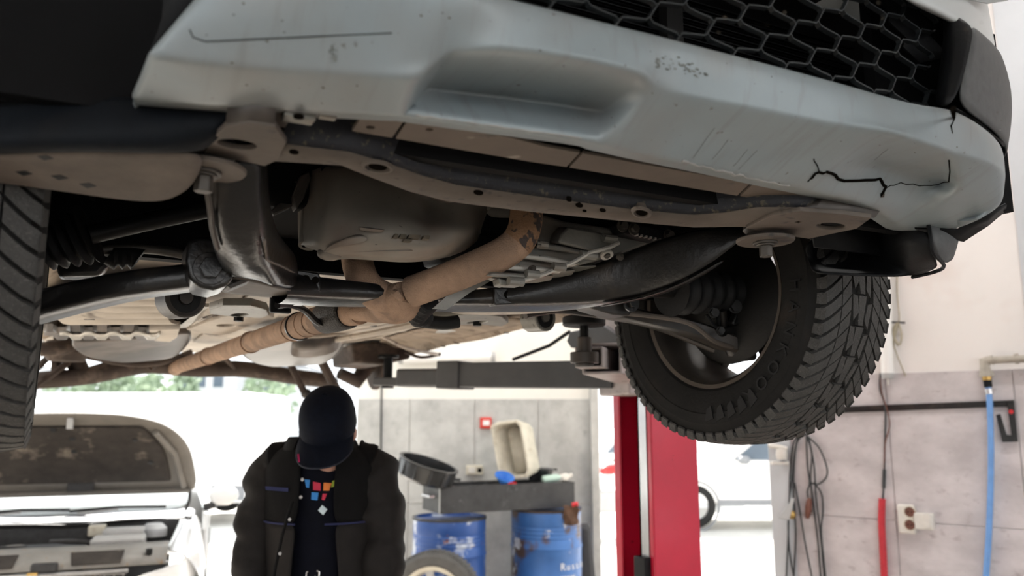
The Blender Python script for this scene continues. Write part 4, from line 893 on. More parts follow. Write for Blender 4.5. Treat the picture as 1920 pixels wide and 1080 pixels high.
# right wall: runs from the door jamb towards the camera's right
wd = V(.78, -.6258, 0).normalized(); wn = V(-.6258, -.78, 0).normalized()
W0 = V(1.665, 4.885, 0)
def wr_(t, z, off=0): p = W0 + wd * t; return V(p.x, p.y, z) + wn * off
def WW(px, py, off=0):
    r = ray(px, py); p0 = W0 + wn * off; d = ((p0 - V(0, 0, CAMZ)).x * wn.x + (p0 - V(0, 0, 0)).y * wn.y) / (r.x * wn.x + r.y * wn.y)
    return CAM + r * d
LW = 8.5
mb = MB(); mb.prism([wr_(0, 0, -.2), wr_(LW, 0, -.2), wr_(LW, 0, 0), wr_(0, 0, 0)], (0, 0, 4.6))
wR = struct(mb.build('wall_right', 'wall_paint'))
ts = [.004, (WW(1672, 850) - W0).dot(wd), (WW(1914, 850) - W0).dot(wd)]
while ts[-1] < LW - .1: ts.append(ts[-1] + ts[2] - ts[1])
zj = WW(1700, 977).z; zt = WW(1750, 697).z
zz = [0.0, .2, zj, zt]
for i in range(len(ts) - 1):
    for j in range(1, 3):
        a, b = ts[i] + .002, ts[i + 1] - .002
        MB().prism([wr_(a, zz[j] + .002, 0), wr_(b, zz[j] + .002, 0), wr_(b, zz[j] + .002, .012), wr_(a, zz[j] + .002, .012)], (0, 0, zz[j + 1] - zz[j] - .004)).build('wall_panel', 'panel_pink', wR, bevel=.0015)
mb = MB(); mb.prism([wr_((WW(1893, 300) - W0).dot(wd), 2.0, 0), wr_((WW(1893, 300) - W0).dot(wd) + .6, 2.0, 0), wr_((WW(1893, 300) - W0).dot(wd) + .6, 2.0, .015), wr_((WW(1893, 300) - W0).dot(wd), 2.0, .015)], (0, 0, 2.6)); struct(mb.build('trim_2', 'jamb_grey'))
# door jamb
j0 = WD(1436, 900, 4.98); 
mb = MB(); mb.prism([V(1.555, 4.95, 0), V(1.66, 4.86, 0), V(1.72, 5.05, 0), V(1.62, 5.12, 0)], (0, 0, 4.6)); struct(mb.build('door_1', 'jamb_grey', bevel=.004))
# left side wall far out of the picture
struct(MB().box((-7.4, .9, 2.3), (.2, 8.6, 4.6)).build('wall_left', 'wall_paint'))

# ================================================================== two-post lift (right-hand post and its arms)
mat('lift_red', (.56, .012, .045), .38, 0, .12, 3, spots=[((.25, .008, .02), 30, .70, .74)], coat=.2)
mat('chrome_strip', (.55, .55, .56), .25, .8, .1, 10)
mat('arm_grey', (.085, .088, .094), .5, .1, .12, 10)
mat('carriage_grey', (.45, .40, .39), .5, .1, .2, 10, spots=[((.16, .07, .04), 18, .62, .72)])
def CW(u, v, z=0): return V(OX + u * ca - v * sa, OY + u * sa + v * ca, z)
lift = thing('car_lift', 'red steel two-post lift column with dark grey swing arms under the raised car', 'car lift', CW(1.41, 1.6, 0), CA, zb=None)
def LP(u, v, z): return V(u - 1.41, v - 1.6, z)          # car axes, lift origin
def LQ(p): return V(p.x - 1.41, p.y - 1.6, p.z)
U0, U1, V0, V1 = 1.30, 1.52, 1.47, 1.725
prof = [(U0, V0), (U1, V0), (U1, V1), (U0, V1), (U0, V1 - .045), (U0 + .012, V1 - .045), (U0 + .012, V1 - .012), (U1 - .012, V1 - .012), (U1 - .012, V0 + .012), (U0 + .012, V0 + .012), (U0 + .012, V0 + .03), (U0, V0 + .03)]
MB().prism([LP(a, b, 0) for a, b in prof], (0, 0, 4.2)).build('post', 'lift_red', lift, bevel=.006)
MB().box(LP(1.42, 1.6, .01), (.5, .6, .02)).build('base_plate', 'lift_red', lift, bevel=.004)
MB().box(LP(U0 + .002, V0 + .055, 2.0), (.006, .045, 3.9)).build('cover_strip', 'chrome_strip', lift)
MB().box(LP(U0 + .012, V0 + .085, 2.0), (.02, .012, 3.9)).build('slide_rail', 'crack', lift)  # black strip drawn for the dark gap inside the post
MB().box(LP(U0 - .012, V0 + .06, .75), (.03, .07, .7)).build('cable_guard', 'plastic_black', lift, bevel=.003)
MB().ball(LP(U0 + .02, V1 - .013, 1.42), .05, 6, (.1, .02, 2.4)).build('grease_stain', 'crack', lift)
MB().box(LP(U0 + .0, 1.6, 1.86), (.16, .21, .32)).build('carriage', 'carriage_grey', lift, bevel=.008)
# front arm: square tube, open end facing the pad
def sq_tube(p0, p1, w, h, t):
    d = (p1 - p0).normalized(); x = d.cross(V(0, 0, 1)).normalized(); y = x.cross(d)
    def rg(c, a, b): return [c + x * a * k + y * b * l for k, l in ((-1, -1), (1, -1), (1, 1), (-1, 1))]
    return MB().loft([rg(p0, w, h), rg(p1, w, h), rg(p1, w - t, h - t), rg(p0, w - t, h - t)], wrap=True)
pad = QU(1095, 604, .70)
e0 = QU(1128, 672, .80); e1 = V(1.30, 1.56, e0.z)
sq_tube(LQ(e0), LQ(e1), .062, .048, .009).build('arm_tube', 'carriage_grey', lift, bevel=.004)
ext0 = V(pad.x, pad.y, e0.z); ext1 = ext0.lerp(e1, .8)
sq_tube(LQ(ext0.lerp(ext1, .08)), LQ(ext1), .043, .032, .007).build('arm_extension', 'carriage_grey', lift, bevel=.003)
pz_ = pad.z
mb = MB(); c = LQ(pad); mb.lathe([(0, -.012), (.060, -.012), (.064, -.008), (.064, .012), (.060, .016), (0, .014)], c, n=28); mb.build('lift_pad', 'rubber', lift)
mb = MB(); mb.tube([c, V(c.x, c.y, e0.z)], .014, 14); k = 0
mb.build('pad_screw', 'dark_metal', lift)
mb = MB(); mb.tube([V(c.x, c.y, e0.z + .055), V(c.x, c.y, e0.z + .01)], .022, 16); mb.tube([V(c.x, c.y, e0.z + .01), V(c.x, c.y, e0.z - .022)], [.042, .042], 24); mb.tube([V(c.x, c.y, e0.z - .022), V(c.x, c.y, e0.z - .032)], .028, 20); mb.build('pad_socket', 'frame_dusty', lift, bevel=.002)
p = LQ(QU(1172, 715, 1.12)); MB().tube([p + V(0, 0, .03), p], .014, 8).build('arm_pin', 'chrome_strip', lift)
# rear arm: long dark beam
ra1 = V(1.27, 1.60, 1.782); pr = QU(727, 716, .66)
ra0 = V(pr.x, pr.y, pr.z + .03)
def bm(f0, f1, w, h, dz=0):
    a, b = LQ(ra1.lerp(ra0, f0)) + V(0, 0, dz), LQ(ra1.lerp(ra0, f1)) + V(0, 0, dz)
    d = (b - a).normalized(); x = d.cross(V(0, 0, 1)).normalized(); y = x.cross(d)
    def rg(c): return [c + x * w * k + y * h * l for k, l in ((-1, -1), (1, -1), (1, 1), (-1, 1))]
    return MB().loft([rg(a), rg(b)])
bm(.02, .70, .055, .055, .0).build('swing_arm', 'arm_grey', lift, bevel=.005)
bm(.62, .72, .064, .062, .0).build('arm_collar', 'arm_grey', lift, bevel=.005)
bm(.70, .93, .045, .042, -.012).build('arm_extension', 'arm_grey', lift, bevel=.012)
bm(.88, 1.05, .040, .020, -.03).build('arm_tongue', 'arm_grey', lift, bevel=.006)
c = LQ(ra0); mb = MB(); mb.tube([c + V(0, 0, .085), c - V(0, 0, .05)], .022, 14); mb.tube([c - V(0, 0, .05), c - V(0, 0, .06)], .03, 16); mb.tube([c + V(0, 0, .085), c + V(0, 0, .10)], .05, 20); mb.build('lift_pad', 'plastic_black', lift)
MB().tube([LQ(QU(1068, 622, 1.2)), LQ(QU(1030, 648, 1.18)), LQ(QU(962, 674, 1.1))], .008, 6).build('air_line', 'plastic_black', lift)
MB().prism([LQ(QU(x, y, 1.05)) for x, y in ((1068, 622), (1130, 610), (1160, 632), (1150, 660), (1070, 652), (1062, 640))], (.03, 0, 0)).build('arm_bracket', 'arm_grey', lift, bevel=.004)

# ================================================================== right wall fittings
mat('cable_black', (.022, .024, .026), .5, 0, .2, 20)
mat('cable_brown', (.16, .06, .04), .5, 0, .2, 20)
mat('conduit_red', (.55, .02, .035), .45, 0, .15, 20)
mat('hose_blue', (.16, .35, .72), .35, 0, .1, 20)
mat('pvc', (.46, .42, .36), .5, 0, .2, 14, spots=[((.25, .2, .16), 30, .6, .7)])
mat('brass', (.55, .36, .12), .35, .8, .2, 20)
mat('plastic_white', (.72, .69, .64), .45, 0, .08, 20, spots=[((.45, .38, .32), 30, .66, .75)])
mat('plastic_cream', (.62, .58, .48), .45, 0, .12, 14, spots=[((.40, .34, .25), 10, .56, .75)])
mat('tube_white', (.86, .85, .83), .35, 0, .03, 10)
mat('cap_grey', (.42, .42, .42), .5, 0, .1, 10)
mat('twine', (.42, .38, .28), .9, 0, .2, 60)
mat('red_plastic', (.62, .02, .03), .4, 0, .1, 10)
mat('call_red', (.62, .045, .03), .4, 0, .1, 10)
mat('print_white', (.85, .85, .85), .5, 0, 0, 5)
def box_on_wall(mb, px, py, w, h, d0, d1):
    c = WW(px, py, 0); a, b = wd * w / 2, V(0, 0, h / 2)
    mb.loft([[c + a * k + b * l + wn * d for k, l in ((-1, -1), (1, -1), (1, 1), (-1, 1))] for d in (d0, d1)])
    return c
def rooted(name, label, cat, p, group=None): return thing(name, label, cat, p, 0, group)
def B(mb, name, m, root, **k):
    mb.v = [p - root.location for p in mb.v]; return mb.build(name, m, root, **k)
# twin socket
r = rooted('power_socket', 'cream twin wall socket with two round outlets, stacked, on the pinkish panels', 'socket', WW(1703, 972, .012))
mb = MB(); box_on_wall(mb, 1703, 972, .085, .155, .012, .05); B(mb, 'housing', 'plastic_white', r, bevel=.01, seg=3)
for y in (960, 984):
    c = WW(1706, y, .05)
    mb = MB(); mb.lathe([(.026, 0), (.031, 0), (.031, .004), (.026, .004)], c, wn, 24, wrap=True); B(mb, 'outlet_ring', 'plastic_cream', r)
    mb = MB(); mb.lathe([(0, 0), (.026, 0), (.026, .001), (0, .001)], c, wn, 24); B(mb, 'outlet', 'cable_brown', r)
    for s in (-1, 1):
        mb = MB(); q = c + wd * .009 * s; mb.tube([q, q + wn * .002], .004, 8); B(mb, 'pin_hole', 'crack', r)
r = rooted('power_adapter', 'small white box on the wall right of the twin socket', 'adapter', WW(1735, 975, .012))
mb = MB(); box_on_wall(mb, 1737, 976, .09, .085, .012, .07); B(mb, 'housing', 'plastic_white', r, bevel=.006)
mb = MB(); box_on_wall(mb, 1745, 974, .03, .075, .07, .078); B(mb, 'side_cover', 'plastic_white', r, bevel=.003)
# fluorescent batten
a, b = WW(1654, 430, .06), WW(1664, 700, .06)
r = rooted('tube_lamp', 'long white fluorescent tube lamp fixed upright on the right wall', 'lamp', WW(1664, 700, .012))
mb = MB(); mb.tube([a, b], .032, 16); B(mb, 'diffuser', 'tube_white', r)
mb = MB(); mb.tube([b, b + (b - a).normalized() * .03], [.034, .030], 16); B(mb, 'end_cap', 'cap_grey', r)
mb = MB(); e = b + (b - a).normalized() * .03; mb.tube([e, e + V(0, 0, -.035)], .006, 8); B(mb, 'gland', 'plastic_white', r)
mb = MB(); mb.box((a + b) / 2 - wn * .04, (.04, .03, .5)); B(mb, 'bracket', 'plastic_white', r)
# hook with twine
r = rooted('twine_hank', 'knotted beige cord hanging from a small wall hook beside the tube lamp', 'cord', WW(1682, 604, 0))
mb = MB(); mb.tube(smooth_pts([WW(1684, 440, .02), WW(1682, 540, .02), WW(1686, 600, .04), WW(1676, 640, .04), WW(1680, 660, .03), WW(1698, 705, .02)], 5), .004, 6); B(mb, 'cord', 'twine', r)
mb = MB(); mb.tube(smooth_pts([WW(1684, 604, .04), WW(1690, 625, .05), WW(1688, 645, .05), WW(1680, 640, .05), WW(1674, 620, .04), WW(1682, 606, .05), WW(1676, 630, .05), WW(1684, 648, .04)], 5), .005, 6); B(mb, 'knot', 'twine', r)
mb = MB(); mb.tube([WW(1672, 604, .0), WW(1672, 604, .04), WW(1697, 605, .04)], .006, 6); B(mb, 'hook', 'cable_black', r)
# black steel bar with hook end
r = rooted('wall_bar', 'flat black steel bar along the right wall ending in a hook bracket', 'rail', WW(1740, 763, .012))
mb = MB()
for (x0, y0, x1, y1) in ((1500, 771, 1902, 756),):
    mb.loft([[WW(x, y - 6, .014), WW(x, y + 6, .014), WW(x, y + 6, .026), WW(x, y - 6, .026)] for x, y in ((x0, y0), (x1, y1))])
B(mb, 'bar', 'frame_black', r, bevel=.001)
mb = MB(); ps = [(1888, 752), (1902, 753), (1909, 828), (1880, 829), (1868, 778), (1876, 776), (1888, 815), (1897, 816)]
mb.prism([WW(x, y, .03) for x, y in ps], wn * .012); B(mb, 'hook_bracket', 'frame_black', r, bevel=.001)
mb = MB(); c = WW(1896, 772, .042); mb.tube([c, c + wn * .006], .011, 12); B(mb, 'rivet', 'red_plastic', r)
# water pipe and hose
r = rooted('supply_pipe', 'beige plastic supply pipe with elbow and brass tap fitting on the right wall', 'pipe', WW(1880, 676, .012))
mb = MB(); mb.tube(smooth_pts([WW(1990, 668, .06), WW(1935, 672, .06), WW(1868, 675, .06), WW(1852, 678, .06), WW(1848, 690, .06), WW(1849, 702, .06)], 4), .019, 14); B(mb, 'pipe', 'pvc', r)
mb = MB(); mb.tube([WW(1862, 675, .06), WW(1846, 677, .06), WW(1848, 700, .06)], .026, 14); B(mb, 'elbow', 'pvc', r)
mb = MB(); mb.tube([WW(1849, 696, .06), WW(1850, 706, .06)], .034, 8); B(mb, 'nut', 'pvc', r)
mb = MB(); mb.tube([WW(1850, 706, .06), WW(1851, 713, .06)], .022, 12); B(mb, 'brass_ring', 'brass', r)
mb = MB(); mb.tube([WW(1851, 713, .06), WW(1853, 726, .06)], .020, 10); B(mb, 'coupling', 'plastic_black', r)
mb = MB(); mb.tube([WW(1902, 673, .06), WW(1910, 672, .06)], .026, 12); B(mb, 'socket_joint', 'pvc', r)
r = rooted('air_hose', 'clear blue hose hanging down from the brass tap fitting', 'hose', WW(1855, 735, .06))
mb = MB(); mb.tube(smooth_pts([WW(1853, 726, .06), WW(1856, 760, .06), WW(1858, 860, .055), WW(1855, 980, .05), WW(1848, 1090, .05), WW(1840, 1180, .05)], 5), .0145, 12); B(mb, 'tube', 'hose_blue', r)
mb = MB(); mb.tube([WW(1853, 729, .06), WW(1855, 739, .06)], .019, 12); B(mb, 'clamp', 'chrome_strip', r)
# cables into red conduit
r = rooted('red_conduit', 'red corrugated conduit on the right wall with dark wires coming out of its top', 'conduit', WW(1655, 940, .02))
q = smooth_pts([WW(1654, 935, .035), WW(1653, 980, .035), WW(1656, 1040, .035), WW(1660, 1120, .035)], 24)
mb = MB(); mb.tube(q, [.0175 + .002 * (k % 2) for k in range(len(q))], 12); B(mb, 'conduit', 'conduit_red', r, ang=80)
mb = MB(); mb.tube(smooth_pts([WW(1651, 700, .03), WW(1650, 730, .03), WW(1660, 765, .03), WW(1659, 830, .03), WW(1658, 890, .03), WW(1655, 940, .035)], 5), .0055, 8); B(mb, 'wire', 'cable_black', r)
mb = MB(); mb.tube(smooth_pts([WW(1650, 700, .03), WW(1653, 735, .035), WW(1664, 770, .035), WW(1668, 800, .03), WW(1660, 830, .035), WW(1657, 890, .03), WW(1655, 940, .03)], 5), .0038, 8); B(mb, 'wire', 'cable_brown', r)
mb = MB(); mb.tube([WW(1658, 880, .03), WW(1657, 915, .034)], .010, 8); B(mb, 'taped_joint', 'cable_black', r)
# bundle of cables on a hook
r = rooted('cable_bundle', 'looped black extension cables hanging on the wall below the front tyre', 'cable', WW(1510, 820, .03))
for pts in ([(1515, 812), (1490, 825), (1482, 880), (1480, 930), (1478, 1000), (1474, 1090)], [(1516, 812), (1494, 830), (1486, 890), (1478, 960), (1480, 1030), (1490, 1090)], [(1512, 814), (1496, 822), (1490, 860), (1488, 930), (1492, 1000), (1488, 1090)],
            [(1490, 905), (1500, 960), (1510, 1020), (1522, 1080), (1528, 1120)], [(1512, 816), (1522, 850), (1520, 900), (1527, 960), (1534, 1020), (1540, 1095)], [(1516, 818), (1526, 870), (1530, 930), (1538, 1000), (1546, 1090)],
            [(1514, 818), (1536, 840), (1550, 875), (1549, 895), (1534, 908), (1520, 905)], [(1525, 905), (1540, 925), (1543, 960), (1540, 1000), (1550, 1100)], [(1512, 818), (1514, 870), (1518, 905), (1514, 925), (1522, 960)]):
    mb = MB(); mb.tube(smooth_pts([WW(x, y, .03 + random.uniform(0, .02)) for x, y in pts], 6), .0052, 6); B(mb, 'cable', 'cable_black', r)
mb = MB(); mb.tube(smooth_pts([WW(1518, 934, .05), WW(1516, 950, .05), WW(1514, 972, .05)], 2), [.010, .018, .020, .018, .012], 8); B(mb, 'plug', 'cable_brown', r)
mb = MB(); mb.tube([WW(1516, 806, .012), WW(1516, 812, .06)], .006, 6); B(mb, 'hook', 'cable_black', r)
# pale clamp lamp and bracket by the jamb
r = rooted('clamp_lamp', 'small pale silver clamp lamp hanging among the black cables', 'lamp', WW(1475, 965, .05))
mb = MB(); mb.loft([[WW(1486, 934, .06), WW(1490, 934, .06), WW(1490, 934, .10), WW(1486, 934, .10)], [WW(1459, 972, .05), WW(1480, 976, .05), WW(1480, 976, .13), WW(1459, 972, .13)]]); B(mb, 'shade', 'cap_grey', r, bevel=.003)
mb = MB(); c = WW(1484, 965, .08); mb.ball(c, .026, 8); B(mb, 'bulb_socket', 'brass', r)
r = rooted('pipe_bracket', 'small white metal bracket on the grey door jamb', 'bracket', WW(1455, 850, .0))
mb = MB(); mb.tube(smooth_pts([WW(1442, 835, .03), WW(1462, 838, .05), WW(1476, 842, .05)], 3), .014, 8); B(mb, 'arm', 'plastic_white', r)
mb = MB(); mb.lathe([(0, -.03), (.03, -.03), (.035, 0), (.03, .03), (0, .035)], WW(1466, 852, .05), (0, 0, 1), 12); B(mb, 'knob', 'plastic_white', r)
mb = MB(); mb.box(WW(1462, 868, .05), (.10, .05, .02)); B(mb, 'foot', 'plastic_white', r, bevel=.004)

# ================================================================== back wall fittings
r = rooted('call_point', 'small red fire call point on the grey back wall', 'alarm', WY(911, 793, BY))
c = WY(911, 793, BY); mb = MB(); mb.box(c - V(0, .02, 0), (.105, .04, .10)); B(mb, 'housing', 'call_red', r, bevel=.008)
mb = MB(); mb.box(c - V(-.005, .042, .0), (.06, .006, .045)); B(mb, 'press_pane', 'print_white', r)
r = rooted('wall_outlet', 'cream socket and switch plate low on the grey back wall', 'socket', WY(890, 881, BY))
c = WY(890, 881, BY); mb = MB(); mb.box(c - V(0, .02, 0), (.15, .04, .085)); B(mb, 'plate', 'plastic_cream', r, bevel=.008)
mb = MB(); mb.box(c - V(.022, .044, 0), (.06, .008, .05)); B(mb, 'rocker', 'plastic_white', r, bevel=.003)
mb = MB(); mb.tube([c + V(.045, -.04, 0), c + V(.045, -.043, 0)], .02, 14); B(mb, 'outlet', 'crack', r)
r = rooted('wall_cable', 'thin dark cable running down the grey back wall beside the mechanic', 'cable', WY(715, 800, BY))
mb = MB(); mb.tube([WY(716, 640, BY - .015), WY(715, 760, BY - .015), WY(714, 860, BY - .015), WY(714, 1000, BY - .015)], .008, 6); B(mb, 'cable', 'cable_black', r)
r = rooted('batten_lamp', 'white fluorescent tube lamp on the back wall above the grey panels', 'lamp', WY(836, 670, BY))
mb = MB(); a, b = WY(752, 672, BY - .06), WY(925, 669, BY - .06); mb.tube([a, b], .045, 14); B(mb, 'diffuser', 'tube_white', r)
for q in (a, b): mb = MB(); mb.tube([q - V(.02, 0, 0), q + V(.02, 0, 0)], .05, 14); B(mb, 'end_cap', 'cap_grey', r)
mb = MB(); mb.box((a + b) / 2 + V(0, .035, 0), (.7, .04, .05)); B(mb, 'base', 'plastic_white', r)

# ================================================================== oil drums, drip tray and what lies on it
mat('drum_blue', (.035, .105, .36), .38, .1, .15, 5, spots=[((.55, .60, .68), 5, .56, .66), ((.33, .12, .05), 12, .66, .70)])
mat('drum_blue_rust', (.05, .16, .44), .4, .1, .2, 5, spots=[((.09, .055, .04), 3.2, .52, .60), ((.60, .63, .68), 6, .60, .66)])
mat('tray_black', (.045, .045, .046), .55, .15, .3, 9, bump=.1, spots=[((.15, .15, .15), 12, .60, .80)])
mat('plastic_shiny', (.020, .021, .023), .25, 0, .2, 10)
mat('print_blue', (.03, .18, .62), .4, 0, .1, 10)
mat('bottle_green', (.50, .66, .58), .3, 0, .1, 10)
mat('rag_brown', (.12, .065, .04), .9, 0, .4, 20)
def drum(px, ytop, y, m, label, lid):
    c = WY(px, ytop, y); H = c.z; Rr = .29
    r = thing('oil_drum', label, 'drum', (c.x, c.y, 0), 0, 'blue oil drums under the drip tray')
    pr = [(0, .02), (Rr * .96, .02), (Rr * .965, 0), (Rr, 0), (Rr, .03)]
    for f in (.35, .67): pr += [(Rr, H * f - .02), (Rr * 1.025, H * f), (Rr, H * f + .02)]
    for k in range(4): pr += [(Rr, H * (.74 + .035 * k)), (Rr * .985, H * (.75 + .035 * k)), (Rr, H * (.76 + .035 * k))]
    pr += [(Rr, H - .03), (Rr * 1.01, H - .012), (Rr * 1.01, H), (Rr * .97, H), (Rr * .96, H - .02), (0, H - .02)]
    MB().lathe(pr, n=40).build('shell', m, r, ang=30)
    MB().lathe([(Rr * 1.0, H - .016), (Rr * 1.022, H - .016), (Rr * 1.022, H + .002), (Rr * 1.0, H + .002)], n=40, wrap=True).build('rim_ring', lid, r)
    return r, H
d1, H1 = drum(843, 968, 6.62, 'drum_blue', 'blue oil drum behind the standing wheel, clean paint with white scuffs', 'tray_black')
d2, H2 = drum(1024, 952, 6.86, 'drum_blue_rust', 'rusty blue oil drum beneath the right end of the drip tray', 'rear_rust')
for i, (tx, zz_, sz) in enumerate((('Russia', .462, .078), ('www.', .385, .064))):
    for k, chh in enumerate(tx):
        a = R(-66 + k * (10 if i == 0 else 10)); rr = .2925
        n_ = V(math.cos(a), math.sin(a), 0); tn = V(-math.sin(a), math.cos(a), 0)
        M4 = Matrix((tn, V(0, 0, 1), n_)).transposed().to_4x4(); M4.translation = n_ * rr + V(0, 0, zz_)
        text('letter', chh, sz, 'print_white', d2, M4, .001)
# drip tray
A_ = WY(826, 972, 6.30); A_.z = max(A_.z, 0); zt0 = H2 + .012
Bt = WY(1077, 944, 6.72)
p0 = V(WY(826, 970, 6.28).x, 6.28, zt0); p1 = V(WY(1078, 944, 6.78).x, 6.78, zt0)
dd = (p1 - p0).normalized(); nn = V(-dd.y, dd.x, 0); wT = .42
r = thing('drip_tray', 'long black steel drip tray lying across the two blue drums', 'tray', ((p0 + p1) / 2 + nn * wT / 2)); r.location.z = zt0
hT = .205
def tb(a, b, c_, d_): return [p0 + dd * x + nn * y for x, y in ((a, c_), (b, c_), (b, d_), (a, d_))]
LT = (p1 - p0).length
for nm, q in (('long_side', tb(0, LT, 0, .008)), ('long_side', tb(0, LT, wT - .008, wT)), ('end_plate', tb(0, .008, .008, wT - .008)), ('end_plate', tb(LT - .008, LT, .008, wT - .008))):
    mb = MB(); mb.prism(q, (0, 0, hT)); B(mb, nm, 'tray_black', r, bevel=.001)
mb = MB(); mb.prism(tb(.008, LT - .008, .008, wT - .008), (0, 0, .006)); B(mb, 'bottom', 'tray_black', r)
mb = MB(); q = p0 + nn * .12 + V(0, 0, .12) - dd * .012; mb.tube([q, q - dd * .03, q - dd * .03 + nn * .18, q + nn * .18], .012, 8); B(mb, 'handle', 'chrome_strip', r)
mb = MB(); mb.prism([p0 - dd * .004 + V(0, 0, 0), p0 - dd * .004 + nn * .02, p0 - dd * .004 + nn * .02 + V(0, 0, hT), p0 - dd * .004 + V(0, 0, hT)], -dd * .004); B(mb, 'corner_strip', 'cap_grey', r)
zT = zt0 + hT
# round black drain pan leaning on the tray's left end
c = p0 + dd * .08 + nn * .2 + V(0, 0, hT + .115); ax = V(.30, -.10, .93).normalized()
c = WY(800, 882, 6.36)
r = thing('drain_pan', 'round black plastic drain pan tilted on the left end of the drip tray', 'pan', c)
mb = MB(); mb.lathe([(0, -.08), (.19, -.08), (.215, -.06), (.228, .05), (.24, .055), (.24, .065), (.215, .065), (.205, -.05), (0, -.06)], c, ax, 36); B(mb, 'bowl', 'plastic_shiny', r, ang=30)
for k in range(12):
    a = 2 * math.pi * k / 12; x = ax.orthogonal().normalized(); y = ax.cross(x)
    q = c + (x * math.cos(a) + y * math.sin(a)) * .224; mb = MB(); mb.tube([q - ax * .055, q + ax * .045], .010, 6); B(mb, 'rib', 'plastic_shiny', r)
mb = MB(); q = c + V(.235, 0, -.07); mb.box(q, (.06, .08, .02)); B(mb, 'spout', 'plastic_shiny', r, bevel=.004)
# cream basin standing on its side
r = thing('plastic_basin', 'deep cream rectangular plastic basin propped upright on the drip tray', 'basin', WY(965, 905, 6.72))
Y0 = 6.68
outer = [WY(x, y, Y0) for x, y in ((921, 800), (934, 793), (968, 789), (976, 797), (991, 884), (986, 893), (946, 899), (937, 895))]
cc = sum(outer, V(0, 0, 0)) / len(outer); n_ = V(-.42, -.9, .05).normalized()
def ringo(s, dep): return [cc + (p - cc) * s - n_ * dep for p in outer]
back = V(.11, .12, .0)
mb = MB(); mb.loft([ringo(1.0, 0), ringo(1.02, .006), [p + back for p in ringo(.86, 0)], [p + back - n_ * .01 for p in ringo(.86, 0)]][:3], caps=False)
mb.add([p + back for p in ringo(.86, 0)], [tuple(range(8))])
B(mb, 'shell', 'plastic_cream', r, solid=.012, ang=30)
mb = MB(); mb.loft([ringo(1.03, -.004), ringo(1.03, .012), ringo(.93, .012), ringo(.93, -.004)], wrap=True); B(mb, 'rolled_rim', 'plastic_cream', r, bevel=.003)
# small things on the tray
def onT(px, py, dy=.0): return WY(px, py, p0.y + (px - 826) / 252 * (p1.y - p0.y) + .15 + dy)
c = onT(944, 903, -.1); r = thing('funnel', 'small blue plastic funnel on the drip tray in front of the cream basin', 'funnel', c)
mb = MB(); mb.lathe([(.075, .04), (.07, .04), (.012, -.03), (.010, -.08), (.014, -.08), (.017, -.03), (.078, .038)], c + V(0, 0, .005), V(.25, -.4, .9), 20, wrap=True); B(mb, 'cone', 'print_blue', r)
mb = MB(); mb.lathe([(.072, .036), (.08, .036), (.08, .046), (.072, .046)], c + V(0, 0, .005), V(.25, -.4, .9), 20, wrap=True); B(mb, 'rim', 'print_blue', r)
c = onT(960, 908, -.02); r = thing('red_dish', 'bright red plastic dish lying in the drip tray beside the funnel', 'dish', c)  # a red cap with a ribbed grip
mb = MB(); mb.lathe([(0, .012), (.035, .012), (.038, .008), (.038, -.012), (.034, -.012), (.034, .006), (0, .006)], c, V(.1, -.4, .9), 20); B(mb, 'lid', 'red_plastic', r)
mb = MB()
for k in range(14): mb.box(c + Matrix.Rotation(k * .449, 3, 'Z') @ V(.038, 0, 0), (.004, .004, .016), Matrix.Rotation(k * .449, 4, 'Z'))
B(mb, 'grip', 'red_plastic', r)
c = onT(1012, 887, .16); r = thing('plastic_bowl', 'small round black bowl behind the cream basin on the drip tray', 'bowl', c)
mb = MB(); mb.lathe([(0, -.06), (.09, -.06), (.115, .03), (.125, .032), (.125, .038), (.108, .038), (.085, -.045), (0, -.05)], c, (0, 0, 1), 28); B(mb, 'bowl', 'plastic_shiny', r)
mb = MB(); mb.tube([c + V(.12, 0, .03), c + V(.15, 0, .03)], .008, 8); B(mb, 'handle', 'plastic_shiny', r)
for k, (x, y, an) in enumerate(((1036, 900, .25), (1052, 899, .5))):
    c = onT(x + k * 2, y - 3, -.06 + k * .13); d = V(math.cos(an), .3, math.sin(an) * .5).normalized()
    r = thing('oil_bottle', ('pale green plastic bottle lying in the drip tray next to the black bowl', 'whitish plastic bottle lying at the right end of the drip tray')[k], 'bottle', c)
    mb = MB(); mb.tube([c - d * .09, c - d * .085, c + d * .04, c + d * .07], [.025, .032, .032, .014], 14); B(mb, 'body', ('bottle_green', 'plastic_white')[k], r)
    mb = MB(); mb.tube([c + d * .07, c + d * .095], .015, 12); B(mb, 'screw_cap', ('plastic_white', 'plastic_white')[k], r)
c = WY(1070, 955, 6.585); r = thing('work_rag', 'brown oily rag stuffed under the tray at the rim of the rusty drum', 'rag', c)
rr = [[c + V(-.06 + .03 * i + .01 * math.sin(j * 2.1), -.01 + .02 * math.sin(i * 1.7 + j), -.12 + .03 * j + .008 * math.sin(i * 2.3)) for i in range(5)] for j in range(6)]
mb = MB().grid(rr); B(mb, 'cloth', 'rag_brown', r, sub=2, solid=.008)
mb = MB(); mb.tube([c + V(.01, -.01, .035), c + V(.06, -.01, .045)], .018, 10); B(mb, 'red_patch', 'red_plastic', r)
